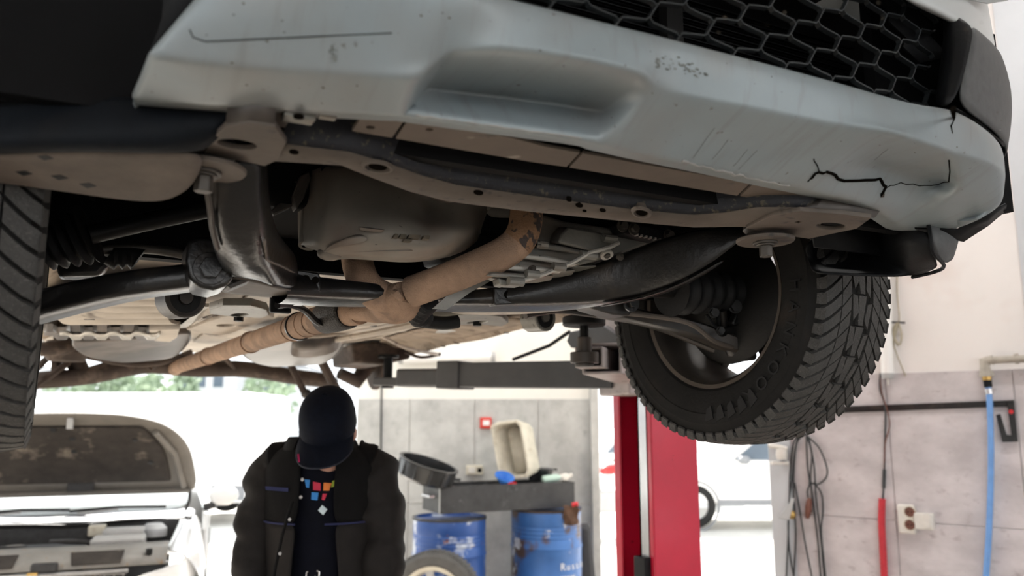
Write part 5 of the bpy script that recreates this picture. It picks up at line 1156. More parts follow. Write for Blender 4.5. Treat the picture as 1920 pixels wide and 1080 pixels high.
# black panel leaning beside the drums
c = WY(1096, 1010, 6.9)
r = thing('leaning_panel', 'flat charcoal panel standing beside the rusty blue drum at the doorway', 'panel', (WY(1096, 1010, 6.95).x, 6.95, 0))
zt_ = WY(1096, 982, 6.95).z
mb = MB(); mb.prism([V(WY(x, y, 6.95).x, 6.95, z) for x, y, z in ((1089, 1080, 0), (1122, 1080, 0), (1108, 990, zt_ - .04), (1103, 984, zt_), (1089, 982, zt_))], (0, .03, 0)); B(mb, 'board', 'arm_grey', r, bevel=.006)
mb = MB(); mb.prism([V(WY(x, y, 6.94).x, 6.94, z) for x, y, z in ((1093, 1080, .05), (1112, 1080, .05), (1102, 992, zt_ - .05), (1093, 990, zt_ - .05))], (0, .01, 0)); B(mb, 'inset', 'tray_black', r, bevel=.003)
# wheel standing on the floor
c = WY(815, 1090, 6.05); RW = .335; c = V(c.x, 6.05, RW)
r = thing('spare_wheel', 'grey alloy wheel with its tyre standing on the floor in front of the drum', 'wheel', (c.x, c.y, 0))
mat('tire_grey', (.10, .098, .094), .75, 0, .2, 12)
axw = V(-.12, -.99, .08).normalized()
def lw(mb, prof_, n=48, wrap=True): mb.lathe(prof_, c, axw, n, wrap); return mb
B(lw(MB(), [(.225, -.09), (.25, -.105), (.30, -.105), (.325, -.09), (.335, -.06), (.336, 0), (.335, .06), (.325, .09), (.30, .105), (.25, .105), (.225, .09), (.22, 0)]), 'tire', 'tire_grey', r, ang=30)
mb = MB()
for k in range(60):
    a = 2 * math.pi * k / 60; x = axw.orthogonal().normalized(); y = axw.cross(x); d = x * math.cos(a) + y * math.sin(a)
    mb.loft([[c + d * .33 + axw * h_ + axw.cross(d) * w_ for h_, w_ in ((-.085, -.012), (.085, -.012), (.085, .012), (-.085, .012))], [c + d * .342 + axw * h_ + axw.cross(d) * w_ for h_, w_ in ((-.08, -.010), (.08, -.010), (.08, .010), (-.08, .010))]])
B(mb, 'tread', 'tire_grey', r)['kind'] = 'stuff'
B(lw(MB(), [(.226, .10), (.235, .104), (.235, .09), (.215, .08), (.20, .02), (.20, -.08), (.19, -.08), (.19, .02), (.205, .09)]), 'rim', 'plastic_cream', r, ang=30)
for k in range(5):
    a = 2 * math.pi * k / 5 + .3; x = axw.orthogonal().normalized(); y = axw.cross(x)
    d = x * math.cos(a) + y * math.sin(a); e = axw.cross(d)
    mb = MB(); mb.loft([[c + d * q + e * w * s1 + axw * (h_ + s2 * .012) for s1, s2 in ((-1, -1), (1, -1), (1, 1), (-1, 1))] for q, w, h_ in ((.03, .03, .04), (.11, .022, .05), (.205, .032, .06))]); B(mb, 'spoke', 'cap_grey', r, bevel=.004)
mb = MB(); mb.lathe([(0, .07), (.04, .068), (.055, .05), (.055, .0), (0, 0)], c, axw, 20); B(mb, 'hub_cap', 'plastic_black', r)

# ================================================================== the mechanic
mat('skin', (.50, .27, .20), .55, 0, .12, 30)
mat('cap_navy', (.004, .006, .013), .85, 0, .3, 60, bump=.15, bscale=500, spec=.15)
mat('cap_edge', (.014, .018, .032), .85, 0, .3, 60)
mat('shirt_navy', (.004, .0045, .009), .8, 0, .3, 30, spec=.1)
mat('jacket_yoke', (.0055, .0052, .0055), .85, 0, .25, 40, bump=.2, bscale=300, spec=.15)
mat('jacket_body', (.014, .0118, .011), .8, 0, .25, 30, bump=.2, bscale=300, spec=.25)
mat('piping_blue', (.012, .016, .07), .8, 0, .1, 30)
mat('trousers', (.025, .025, .03), .85, 0, .2, 20)
mat('boots', (.03, .025, .02), .6, 0, .2, 20)
mat('hair', (.03, .022, .016), .8, 0, .2, 60)
for nm, c_ in (('sq_blue', (.03, .22, .58)), ('sq_red', (.55, .02, .06)), ('sq_orange', (.75, .20, .03)), ('sq_lime', (.32, .40, .03)), ('sq_white', (.62, .72, .76)), ('thread_pink', (.42, .01, .10))):
    mat(nm, c_, .7, 0, .1, 40)
DP = 2.6
pc = WD(606, 790, DP); PX, PY = pc.x, pc.y
man = thing('person', 'mechanic in navy cap and dark work jacket, head bowed, standing under the raised car', 'person', (PX, PY, 0), 0)
def MP(px, py, dy=0): p = WY(px, py, PY + dy); return V(p.x - PX, p.y - PY, p.z)   # local point at depth plane PY+dy
def FT(p):                                          # build of the man: slimmer, shoulders higher
    return V(p.x * .86, p.y, p.z + max(0, min(1, (p.z - 1.0) / .4)) * .045)
def fit(mb): mb.v = [FT(p) for p in mb.v]; return mb
# body: one continuous skin
mb = MB()
mb.loft([[V(math.cos(2 * math.pi * k / 20) * a, y0 + math.sin(2 * math.pi * k / 20) * b, z) for k in range(20)] for z, a, b, y0 in ((.84, .15, .10, .10), (.95, .165, .115, .10), (1.08, .15, .105, .07), (1.2, .165, .11, .05), (1.33, .18, .115, .03), (1.42, .165, .095, .02), (1.47, .09, .075, .0), (1.5, .06, .06, -.02))])
mb.tube([V(-.01, .02, 1.42), V(-.012, -.03, 1.5), V(-.012, -.06, 1.53)], [.065, .058, .06], 16)
fit(mb)
hc = V(MP(626, 795).x, -.07, 1.575)
hx = Matrix.Rotation(R(-38), 3, 'X')               # head bowed towards the camera
def HP(x, y, z): return hc + hx @ V(x, y, z)       # head frame: face towards -y, crown +z
def hring(z, a, b, y0): return [HP(math.cos(2 * math.pi * k / 20) * a, y0 + math.sin(2 * math.pi * k / 20) * b, z) for k in range(20)]
hx = Matrix.Rotation(R(38), 3, 'X')
mb.loft([hring(*q) for q in ((-.135, .02, .02, -.075), (-.125, .042, .04, -.055), (-.10, .056, .065, -.035), (-.06, .066, .085, -.015), (-.01, .073, .094, 0), (.04, .076, .097, .003), (.075, .068, .088, .003), (.10, .045, .06, .0), (.108, .015, .02, 0))])
mb.ball(HP(0, -.100, -.035), .016, 6, (.8, 1, 1.3)); mb.ball(HP(0, -.088, -.085), .018, 6, (1.3, .6, .5))
for s in (-1, 1):
    mb.ball(HP(s * .077, .005, -.02), .026, 6, (.35, .7, 1.1))
    # arm: shoulder, elbow, wrist; hands together low in front
    sh_, el, wr_s = V(s * .185, .03, 1.405), V(s * .255, .0, 1.10), V(s * .17, -.17, .86)
    sh_, el, wr_s = FT(sh_), FT(el), FT(wr_s)
    mb.tube([V(s * .1, .02, 1.44), sh_, sh_.lerp(el, .5), el, el.lerp(wr_s, .5), wr_s], [.05, .05, .04, .034, .032, .028], 14)
    hd = (wr_s - el).normalized(); sd_ = V(-s * .35, .2, -.9).normalized(); palm = wr_s + hd * .05
    mb.tube([wr_s, palm, palm + hd * .045], [.03, .038, .034], 10, flat=.55)
    for f in range(4):
        b0 = palm + hd * .04 + V(0, 0, 1) * (.026 - f * .018); L_ = (.072, .08, .075, .058)[f]
        b1 = b0 + hd * L_ * .45 + V(-s * .01, 0, -.004); b2 = b1 + (hd * .6 + V(-s * .5, 0, -.5)).normalized() * L_ * .35; b3 = b2 + V(-s * .7, .3, -.6).normalized() * L_ * .28
        mb.tube([b0, b1, b2, b3], [.0095, .009, .0085, .007], 8)
    t0 = wr_s + hd * .03 + V(0, 0, .025); mb.tube([t0, t0 + hd * .03 + V(-s * .015, 0, .022), t0 + hd * .06 + V(-s * .025, 0, .018)], [.012, .0105, .008], 8)
    mb.tube([V(s * .08, .10, .92), V(s * .10, .07, .52), V(s * .105, .10, .10)], [.095, .062, .045], 14)
    mb.tube([V(s * .105, .12, .05), V(s * .11, .0, .045), V(s * .115, -.10, .035)], [.042, .044, .032], 10)
body = mb.build('body', 'skin', man)
d = body.modifiers.new('remesh', 'REMESH'); d.mode = 'VOXEL'; d.voxel_size = .0085; d.use_smooth_shade = True
d = body.modifiers.new('smooth', 'SMOOTH'); d.iterations = 3; d.factor = .5
for s in (-1, 1):
    MB().ball(HP(s * .031, -.088, .0), .0115, 8).build('eye', 'print_white', man)
    MB().ball(HP(s * .031, -.0975, -.001), .005, 6).build('iris', 'hair', man)
MB().loft([hring(*q) for q in ((.0, .078, .060, .048), (.04, .080, .075, .035), (.06, .079, .08, .02))], caps=False).build('hair', 'hair', man, solid=.003)
# trousers and boots
mb = MB()
mb.loft([[V(math.cos(2 * math.pi * k / 20) * a, .10 + math.sin(2 * math.pi * k / 20) * b, z) for k in range(20)] for z, a, b in ((.80, .165, .115), (.9, .178, .128), (1.03, .168, .120))])
for s in (-1, 1): mb.tube([V(s * .085, .10, .88), V(s * .10, .07, .52), V(s * .106, .10, .07)], [.105, .078, .072], 18)
t = mb.build('trousers', 'trousers', man); d = t.modifiers.new('remesh', 'REMESH'); d.mode = 'VOXEL'; d.voxel_size = .015; d.use_smooth_shade = True
for s in (-1, 1):
    mb = MB(); mb.loft([[V(s * .108 + x * w, y, z) for x, z in ((-1, 0), (1, 0), (1, h * .6), (.6, h), (-.6, h), (-1, h * .6))] for y, w, h in ((.17, .035, .10), (.10, .045, .12), (.0, .050, .09), (-.09, .052, .065), (-.15, .03, .05))])
    mb.build('boot', 'boots', man, bevel=.008)
# shirt
def tor(z, a, b, y0, n=28): return [V(math.cos(2 * math.pi * k / n) * a, y0 + math.sin(2 * math.pi * k / n) * b, z) for k in range(n)]
fit(MB().loft([tor(*q) for q in ((.86, .175, .13, .10), (1.0, .178, .132, .085), (1.12, .17, .130, .065), (1.25, .178, .132, .04), (1.36, .185, .128, .022), (1.43, .165, .105, .012), (1.475, .098, .085, -.005), (1.50, .075, .075, -.02))], caps=False)).build('shirt', 'shirt_navy', man, solid=.002, ang=80)
sbv = BVHTree.FromPolygons(*(lambda me: ([v.co.copy() for v in me.vertices], [tuple(p.vertices) for p in me.polygons]))(bpy.data.objects['shirt'].data))
def on_shirt(px, py):
    o = CAM - V(PX, PY, 0); dv = ray(px, py).normalized(); h = sbv.ray_cast(o, dv)
    return h[0] - dv * .004 if h[0] else MP(px, py, -.12)
for q, m_ in ((((571, 899), (581, 900), (579, 915), (574, 914)), 'sq_blue'), (((587, 903), (601, 906), (601, 920), (587, 919)), 'sq_red'), (((607, 905), (622, 906), (617, 920), (606, 920)), 'sq_orange'), (((623, 902), (632, 899), (628, 912), (621, 914)), 'sq_lime'),
              (((584, 923), (597, 924), (595, 938), (583, 937)), 'sq_blue'), (((605, 926), (613, 926), (608, 938), (603, 937)), 'sq_red'), (((604, 947), (614, 955), (606, 966), (596, 957)), 'sq_white')):
    MB().prism([on_shirt(*p) for p in q], (0, .002, 0)).build('print_square', m_, man)
# jacket: open front
def jr(z, a, b, y0, g0, n=27, g1=None):
    """ring open at the front: g0/g1 half-openings in degrees either side of -y"""
    g1 = g1 if g1 is not None else g0
    a0, a1 = R(-90 + g1 + 10), R(270 - g0); out = []
    for k in range(n):
        t = a0 + (a1 - a0) * k / (n - 1); f = 1 + .012 * math.sin(k * 2.3 + z * 31)
        out.append(V(math.cos(t) * a * f, y0 + math.sin(t) * b * f, z))
    return out
low = [jr(*q) for q in ((.80, .205, .165, .09, 24), (.90, .208, .168, .085, 23), (1.0, .208, .168, .075, 22), (1.10, .205, .166, .06, 20), (1.19, .207, .164, .045, 17), (1.262, .212, .160, .034, 13))]
upp = [jr(*q) for q in ((1.262, .213, .161, .034, 13), (1.33, .222, .155, .026, 11), (1.39, .222, .142, .02, 11), (1.435, .200, .122, .012, 14), (1.468, .150, .108, .0, 20), (1.49, .105, .098, -.012, 24))]
jb = fit(MB().grid(low)).build('jacket_panels', 'jacket_body', man, sub=2, solid=.006)
fit(MB().grid(upp)).build('jacket_yoke', 'jacket_yoke', man, sub=2, solid=.006)
fit(MB().grid([jr(1.472, .108, .10, -.012, 22), jr(1.495, .105, .098, -.018, 24), jr(1.51, .115, .105, -.02, 28), jr(1.485, .130, .118, -.012, 30), jr(1.465, .140, .122, -.006, 32)])).build('collar', 'jacket_yoke', man, sub=2, solid=.005)
for s in (-1, 1):
    ps = [V(s * .12, .02, 1.425), V(s * .185, .03, 1.40), V(s * .215, .025, 1.32), V(s * .232, .02, 1.22), V(s * .242, .0, 1.12), V(s * .242, -.02, 1.05), V(s * .225, -.09, .95), V(s * .185, -.16, .87)]
    q = smooth_pts(ps, 6); n = len(q)
    rr = [.066 + .020 * math.sin(math.pi * min(1, i / n * 1.6)) * (1 if i < n * .6 else .8) + .0035 * math.sin(i * 1.9) + (.004 * math.sin(i * .9 + s)) for i in range(n)]
    rr[-1] = .045; rr[-2] = .05
    fit(MB().tube(q[:6], rr[:6], 20)).build('shoulder_panel', 'jacket_yoke', man, ang=80)
    sl = MB().tube(q[4:], [r * 1.012 for r in rr[4:]], 22)
    for v_ in sl.v:
        v_ += V(1, 1, .3) * (noise.noise(v_ * 14 + V(0, 0, s * 3)) * .016 + noise.noise(V(v_.x * 9 + v_.z * 12, v_.y * 9, v_.z * 42)) * .012)
    fit(sl); sl.build('sleeve', 'jacket_body', man, sub=1)
    pk = [V(s * x, 0, z) for x, z in ((.10, 1.262), (.19, 1.262))]
    fit(MB().tube([V(math.cos(R(a)) * .2165, .034 + math.sin(R(a)) * .1645, 1.262) for a in ([-90 - s * -14 + s * -0 + s * k * 7 for k in range(9)] if s > 0 else [-90 - 14 - k * 7 for k in range(9)])], .003, 6)).build('piping', 'piping_blue', man)
for x, y in ((567, 899), (564, 932), (543, 974), (525, 1038)):
    p = MP(x, y, -.16); c_ = V(p.x, p.y, p.z)
    mb = MB(); mb.lathe([(0, .003), (.003, .003), (.0045, .0015), (.0055, 0), (0, 0)], c_, (-.2, -1, .1), 14); mb.build('snap_button', 'cap_grey', man)
MB().tube([MP(x, y, -.15) for x, y in ((548, 940), (530, 1000), (517, 1060), (510, 1100))], .005, 6).build('placket', 'jacket_yoke', man)
MB().prism([MP(x, y, -.125) for x, y in ((497, 912), (540, 915), (540, 922), (498, 919))], (0, .01, 0)).build('pocket_flap', 'piping_blue', man)
# belt buckle
for q in ([(574, 1085), (575, 1073), (578, 1072)], [(598, 1085), (599, 1072), (597, 1071), (594, 1070)], [(590, 1080), (591, 1085)]):
    MB().tube([MP(x, y, -.14) for x, y in q], .0028, 8).build('buckle', 'chrome_strip', man)
# cap
cr = [hring(*q) for q in ((-.012, .088, .108, .0), (.012, .089, .110, .0), (.05, .089, .110, .002), (.085, .084, .104, .004), (.112, .068, .085, .004), (.128, .04, .05, .004), (.133, .012, .015, .004))]
MB().loft(cr, caps=True).build('cap_crown', 'cap_navy', man, sub=1)
MB().ball(HP(0, .004, .134), .008, 6, (1, 1, .6)).build('cap_button', 'cap_navy', man)
rows_ = []
for f in (-.12, .25, .5, .75, .92, 1.0):
    rw = []
    for k in range(13):
        a = R(-165 + 150 * k / 12); x, y = math.cos(a) * .087, math.sin(a) * .107
        ext = f * .088
        rw.append(HP(x * (1 + .02 * f), y - ext * (1 - .28 * abs(math.cos(a)) ** 4) * (math.sin(-a) ** .25), .020 - .010 * f - .055 * (x / .087) ** 2 * (.25 + .3 * f)))
    rows_.append(rw)
MB().grid(rows_).build('cap_brim', 'cap_navy', man, sub=2, solid=.004)
MB().tube(rows_[-1], .0028, 6).build('brim_edge', 'cap_edge', man)
MB().tube([p + (p - hc).normalized() * .002 for p in rows_[0]], .003, 6).build('brim_seam', 'cap_edge', man)
p0_, p1_ = rows_[3][2], rows_[5][3]
for k in range(7):
    t = k / 6; c_ = rows_[3][2].lerp(rows_[5][3], .05 + .75 * t) + hx @ V(0, 0, .0055)
    MB().box(c_, (.005, .005, .002), hx.to_4x4()).build('stitched_mark', 'thread_pink', man)

# ================================================================== silver hatchback with its bonnet open
mat('car_paint', (.66, .67, .68), .22, .3, .04, 4, coat=.5)
mat('bonnet_inner', (.20, .185, .165), .6, 0, .15, 6)
mat('bonnet_pad', (.045, .038, .033), .9, 0, .35, 9, bump=.3, bscale=60, spots=[((.20, .17, .14), 6, .60, .75)])
mat('engine_dark', (.03, .03, .032), .5, .1, .4, 20)
mat('glass', (.75, .82, .85), .03, 0, 0, 3)  # opaque and pale: the bright reflection is put into the colour
mat('lamp_glass', (.85, .87, .88), .08, 0, 0, 3, coat=.5)
mat('slam_panel', (.26, .25, .235), .55, .1, .15, 10, spots=[((.25, .16, .08), 20, .62, .72)])
mat('mirror_shell', (.75, .76, .77), .25, 0, .03, 4)
PHI = R(20)
o2 = WD(92, 1000, 4.5)
c2 = thing('open_bonnet_car', 'silver car with its bonnet propped open, parked at the bright doorway', 'car', (o2.x, o2.y, 0), PHI)
def part(mb, name, m, **k): return mb.build(name, m, c2, **k)
# bonnet outline in its own plane (x across, s from hinge 0 to front edge 1)
def bon(x, s, dn=0):
    b, z = .98 - .63 * s, 1.115 + .525 * s + .03 * math.sin(math.pi * s)
    return V(x, b - dn * .64, z - dn * .77)
out = [(-.74, 0), (-.74, .15), (-.69, .55), (-.60, .78), (-.47, .93), (-.25, 1.0), (0, 1.02), (.25, 1.0), (.47, .93), (.60, .78), (.69, .55), (.74, .15), (.74, 0)]
lv = [0, .15, .35, .55, .78, .93, 1.0]
def halfw(s):
    pts = [(0, .74), (.15, .74), (.55, .69), (.78, .60), (.93, .47), (1.0, .28)]
    for (a, wa), (b, wb) in zip(pts, pts[1:]):
        if s <= b: return wa + (wb - wa) * (s - a) / (b - a)
    return .28
rows_ = [[bon(halfw(s) * k / 6, s + .02 * (1 - (k / 6) ** 2) * (s > .9)) for k in range(-6, 7)] for s in lv]
part(MB().grid(rows_), 'bonnet', 'bonnet_inner', sub=2, solid=.012)
rows_ = [[bon(halfw(.12 + .76 * s) * .78 * k / 6, .16 + .70 * s, .02) for k in range(-6, 7)] for s in (0, .02, .3, .6, .95, 1.0)]
for k in range(13): pass
part(MB().grid(rows_), 'bonnet_pad', 'bonnet_pad', sub=2, solid=.014)
for x, s in ((-.38, .70), (.36, .70), (-.1, .84), (0, .55), (-.45, .4), (.45, .4), (0, .72)):
    p = bon(x, s, .034); part(MB().lathe([(0, .004), (.016, .003), (.018, 0), (0, 0)], p, (0, -.64, -.77), 12), 'pad_clip', 'engine_dark')
part(MB().box(bon(0, .93, .03), (.035, .04, .07)), 'striker', 'cap_grey', bevel=.004)
part(MB().tube([bon(x, .05, .03) for x in (-.7, -.3, .3, .7)], .018, 8), 'bonnet_brace', 'bonnet_inner')
part(MB().box(bon(.02, .12, .03), (.16, .02, .05)), 'warning_label', 'engine_dark')
for s in (-1, 1): part(MB().tube([bon(s * .66, .1, .03), bon(s * .60, .5, .03), bon(s * .48, .8, .03)], .02, 8), 'bonnet_brace', 'bonnet_inner')
part(MB().tube([V(-.56, .10, .80), bon(-.60, .72, .02)], .006, 8), 'prop_rod', 'cap_grey')
for s in (-1, 1): part(MB().tube([V(s * .68, .98, .98), V(s * .70, .95, 1.05), V(s * .70, .96, 1.12)], .012, 6), 'hinge', 'engine_dark')
# body: wings, sides, roof
for s in (-1, 1):
    wing = [[V(s * x, b, z) for x, z in ((.60 + .06 * min(1, b), .82 + .13 * b), (.70 + .06 * min(1, b), .80 + .13 * b), (.80, .70 + .1 * b), (.84, .55), (.84, .30))] for b in (.12, .25, .45, .7, .95, 1.1)]
    part(MB().grid(wing), 'front_wing', 'car_paint', sub=2, solid=.006)
    sd = [V(s * .84, b, z) for b, z in ((1.1, .25), (1.1, .95), (1.75, .98), (3.3, .98), (3.7, .85), (3.75, .4), (3.4, .25))]
    part(MB().prism(sd, (-s * .05, 0, 0)), 'body_side', 'car_paint', bevel=.02)
    gl = [V(s * .80, 1.25, .97), V(s * .62, 1.85, 1.40), V(s * .62, 3.1, 1.42), V(s * .78, 3.55, .98)]
    part(MB().prism(gl, (-s * .012, 0, 0)), 'side_window', 'glass')
    # headlamp
    hl = [[V(s * x, b, z) for x, b, z in ((.42, -.02, .72), (.58, .01, .74), (.74, .12, .79), (.80, .30, .84))], [V(s * x, b, z) for x, b, z in ((.42, -.03, .60), (.58, -.01, .60), (.76, .10, .64), (.82, .28, .70))]]
    part(MB().grid(hl), 'headlamp', 'lamp_glass', sub=2, solid=.02)
    c_ = V(s * .93, 1.18, 1.06)
    part(MB().ball(c_, .1, 8, (1.05, .6, .75)), 'mirror', 'mirror_shell')
    part(MB().tube([V(s * .80, 1.2, .98), V(s * .88, 1.18, 1.0)], .03, 8), 'mirror_arm', 'engine_dark')
    wh = MB().lathe([(.18, -.09), (.30, -.09), (.315, -.06), (.315, .06), (.30, .09), (.18, .09)], V(s * .76, .72, .315), (1, 0, 0), 32, wrap=True); part(wh, 'front_tire', 'rubber')
    part(MB().lathe([(0, -.05), (.18, -.06), (.18, .06), (0, .05)], V(s * .76, .72, .315), (1, 0, 0), 24), 'front_rim', 'cap_grey')
    part(MB().lathe([(.18, -.09), (.30, -.09), (.315, -.06), (.315, .06), (.30, .09), (.18, .09)], V(s * .76, 3.0, .315), (1, 0, 0), 32, wrap=True), 'rear_tire', 'rubber')
    part(MB().lathe([(0, -.05), (.18, -.06), (.18, .06), (0, .05)], V(s * .76, 3.0, .315), (1, 0, 0), 24), 'rear_rim', 'cap_grey')
part(MB().grid([[V(x, b, z + .03 * (1 - (x / .6) ** 2)) for x in (-.60, -.3, 0, .3, .60)] for b, z in ((1.75, 1.36), (2.2, 1.44), (3.0, 1.42), (3.35, 1.33))]), 'roof', 'car_paint', sub=2, solid=.02)
part(MB().grid([[V(x * w, b - .10 * (1 - x * x), z) for x in (-1, -.6, 0, .6, 1)] for b, z, w in ((1.08, .985, .74), (1.4, 1.18, .68), (1.76, 1.37, .60))]), 'windscreen', 'glass', sub=2, solid=.006)
part(MB().grid([[V(x * w, b, z) for x in (-1, 0, 1)] for b, z, w in ((3.3, 1.34, .6), (3.6, 1.0, .74), (3.72, .6, .8), (3.7, .3, .8))]), 'tailgate', 'car_paint', solid=.02)
# cowl and wipers
part(MB().grid([[V(x, b - .06 * (1 - (x / .74) ** 2) - .02 * math.sin(x * 6), z) for x in (-.74, -.5, -.25, 0, .25, .5, .74)] for b, z in ((.92, .94), (1.0, .955), (1.10, .985))]), 'cowl', 'jamb_grey', sub=2, solid=.01)
part(MB().tube(smooth_pts([V(-.7, .92, .925), V(-.3, .85, .932), V(0, .86, .918), V(.3, .84, .94), V(.72, .93, .93)], 4), .014, 8), 'cowl_seal', 'rubber')
for x0, x1 in ((-.62, -.05), (-.05, .55)):
    part(MB().tube([V(x0, 1.0, 1.0), V((x0 + x1) / 2, .98, 1.02), V(x1, 1.0, 1.01)], .010, 6), 'wiper_blade', 'rubber')
    part(MB().tube([V(x0 + .05, .98, .985), V((x0 + x1) / 2, .97, 1.005)], .010, 6), 'wiper_arm', 'cap_grey')
# engine bay
part(MB().box((0, .5, .45), (1.2, .85, .5)), 'engine_bay_floor', 'engine_dark')
part(MB().box((0, .88, .84), (1.36, .03, .20)), 'bulkhead', 'engine_dark')  # dark colour stands in for the raised bonnet's shadow
part(MB().box((-.12, .50, .77), (.52, .34, .14)), 'engine', 'engine_dark', bevel=.02)
part(MB().box((.32, .42, .86), (.30, .22, .07)), 'fuse_box', 'cap_grey', bevel=.015)
part(MB().box((.33, .62, .89), (.24, .18, .06)), 'battery', 'cap_grey', bevel=.01)
part(MB().box((.16, .72, .90), (.10, .10, .07)), 'reservoir', 'plastic_cream', bevel=.01)
part(MB().lathe([(0, .03), (.05, .03), (.08, 0), (.08, -.05), (0, -.05)], V(.50, .72, .90), n=20), 'strut_top', 'jamb_grey')
part(MB().ball(V(-.28, .62, .80), .07, 6, (1.4, 1, .7)), 'alternator', 'slam_panel')
for pts, r_ in (([(-.55, .35, .80), (-.3, .3, .81), (-.05, .32, .83), (.2, .38, .83)], .016), ([(-.6, .6, .82), (-.4, .5, .84), (-.2, .55, .83)], .014), ([(-.1, .7, .84), (.05, .6, .85), (.2, .55, .84)], .018), ([(-.62, .2, .79), (-.5, .3, .82), (-.42, .42, .8)], .02), ([(.05, .3, .80), (.2, .26, .82), (.3, .3, .8)], .012)):
    part(MB().tube(smooth_pts([V(*p) for p in pts], 4), r_, 8), 'hose', 'engine_dark')
# slam panel (front crossmember) with dark slabs in place of shade in its pressed pockets, and lock
rows_ = [[V(x, b - .05 * (1 - (x / .62) ** 2), z) for x in (-.62, -.3, 0, .3, .62)] for b, z in ((.22, .875), (.12, .855), (.06, .82), (.02, .78))]
sp = part(MB().grid(rows_), 'slam_panel', 'slam_panel', solid=.01)
for x in (-.28, .26):
    MB().prism([V(x - .15, .07, .856), V(x + .13, .07, .858), V(x + .12, -.03, .800), V(x - .13, -.03, .798)], (0, -.012, .006)).build('pressed_pocket', 'bonnet_pad', sp, bevel=.004)
MB().box(V(0, -.045, .80), (.13, .05, .05)).build('bonnet_lock', 'engine_dark', sp, bevel=.01)
MB().box(V(-.05, -.08, .775), (.05, .02, .012)).build('lock_lever', 'brass', sp)
for x in (-.54, .52): MB().tube([V(x, .06, .82), V(x, .06, .86)], .018, 10).build('rubber_stop', 'rubber', sp)
# grille
part(MB().box((0, .02, .66), (.80, .02, .2)), 'grille_backing', 'engine_dark')
gr = part(MB().tube([V(-.42, .0, .755), V(0, -.05, .76), V(.42, .0, .755)], .012, 8), 'grille_frame', 'cap_grey')
for k in range(6): MB().box((0, -.02, .74 - k * .022), (.82, .012, .005)).build('grille_bar', 'slam_panel', gr)
for k in range(17): MB().box((-.4 + k * .05, -.015, .68), (.005, .012, .14)).build('grille_bar', 'slam_panel', gr)
bp = [[V(x, b - .12 * (1 - (x / .84) ** 2), z) for x in (-.84, -.5, 0, .5, .84)] for b, z in ((.10, .58), (.02, .52), (.0, .35), (.1, .22))]
part(MB().grid(bp), 'bumper', 'car_paint', sub=2, solid=.01)

# ================================================================== outside
mat('van_white', (.80, .80, .80), .3, 0, .03, 3)
mat('van_trim', (.22, .23, .25), .5, 0, .1, 5)
mat('far_tree', (.30, .38, .27), .9, 0, .4, 2)  # pale colours of far trees and houses imitate bright haze
mat('far_house', (.55, .56, .58), .9, 0, .1, 1)
mat('window_dark', (.10, .13, .17), .15, 0, .1, 3)
mat('fence_pale', (.55, .57, .60), .6, 0, .1, 3)
mat('moped_red', (.55, .03, .03), .4, 0, .1, 4)
def vehicle(name, label, x, y, L_, H_, Wd, side, whr, front, m='van_white', rz=0):
    """side: list of (along, z) outline; wheels at front list"""
    r = thing(name, label, 'van' if 'van' in name else 'car', (x, y, 0), rz)
    MB().prism([V(a, -Wd / 2, z) for a, z in side], (0, Wd, 0)).build('body', m, r, bevel=.05, seg=3)
    for a in front:
        for yy in (-Wd / 2 - .005, Wd / 2 - .185):
            w = MB().lathe([(whr * .62, 0), (whr * .95, 0), (whr, .04), (whr, .16), (whr * .95, .19), (whr * .62, .19)], V(a, yy, whr), (0, 1, 0), 32, wrap=True).build('tire', 'rubber', r)
            MB().lathe([(0, .03), (whr * .6, .02), (whr * .63, .02), (whr * .63, .17), (0, .17)], V(a, yy, whr), (0, 1, 0), 24).build('rim', 'cap_grey', w)
            for k in range(5):
                t = 2 * math.pi * k / 5; MB().box(V(a, yy + .012, whr) + V(math.cos(t), 0, math.sin(t)) * whr * .33, (whr * .5, .02, .05), Matrix.Rotation(-t, 4, 'Y')).build('spoke', 'jamb_grey', w)
        MB().lathe([(whr * 1.06, -.012), (whr * 1.16, -.012), (whr * 1.16, .03), (whr * 1.06, .03)], V(a, -Wd / 2, whr), (0, 1, 0), 32, wrap=True).build('arch_trim', 'van_trim', r)
    return r
# white van broadside on the left
yv = 14.0
xa = WY(60, 900, yv).x; xw = WY(392, 945, yv).x
van = vehicle('delivery_van', 'tall white van parked outside, beyond the open-bonnet car', xw, yv, 5, 2.05, 1.9,
              [(1.0, .32), (1.05, .6), (1.05, 1.95), (.95, 2.06), (-3.0, 2.06), (-3.3, 2.0), (-3.9, 1.30), (-4.6, 1.05), (-4.75, .75), (-4.7, .32)], .335, (0, -3.3))
van.rotation_euler = (0, 0, 0)
MB().prism([V(-3.35, -.955, 1.85), V(-3.8, -.955, 1.32), V(-2.7, -.955, 1.32), V(-2.7, -.955, 1.85)], (0, -.008, 0)).build('cab_window', 'window_dark', van)
MB().box((-1.8, -.96, .48), (5.4, .02, .22)).build('sill_trim', 'van_trim', van)  # grey strip stands in for shade on the van's lower body
MB().box((-1.2, -.957, 1.15), (.01, .01, 1.5)).build('door_gap', 'van_trim', van)
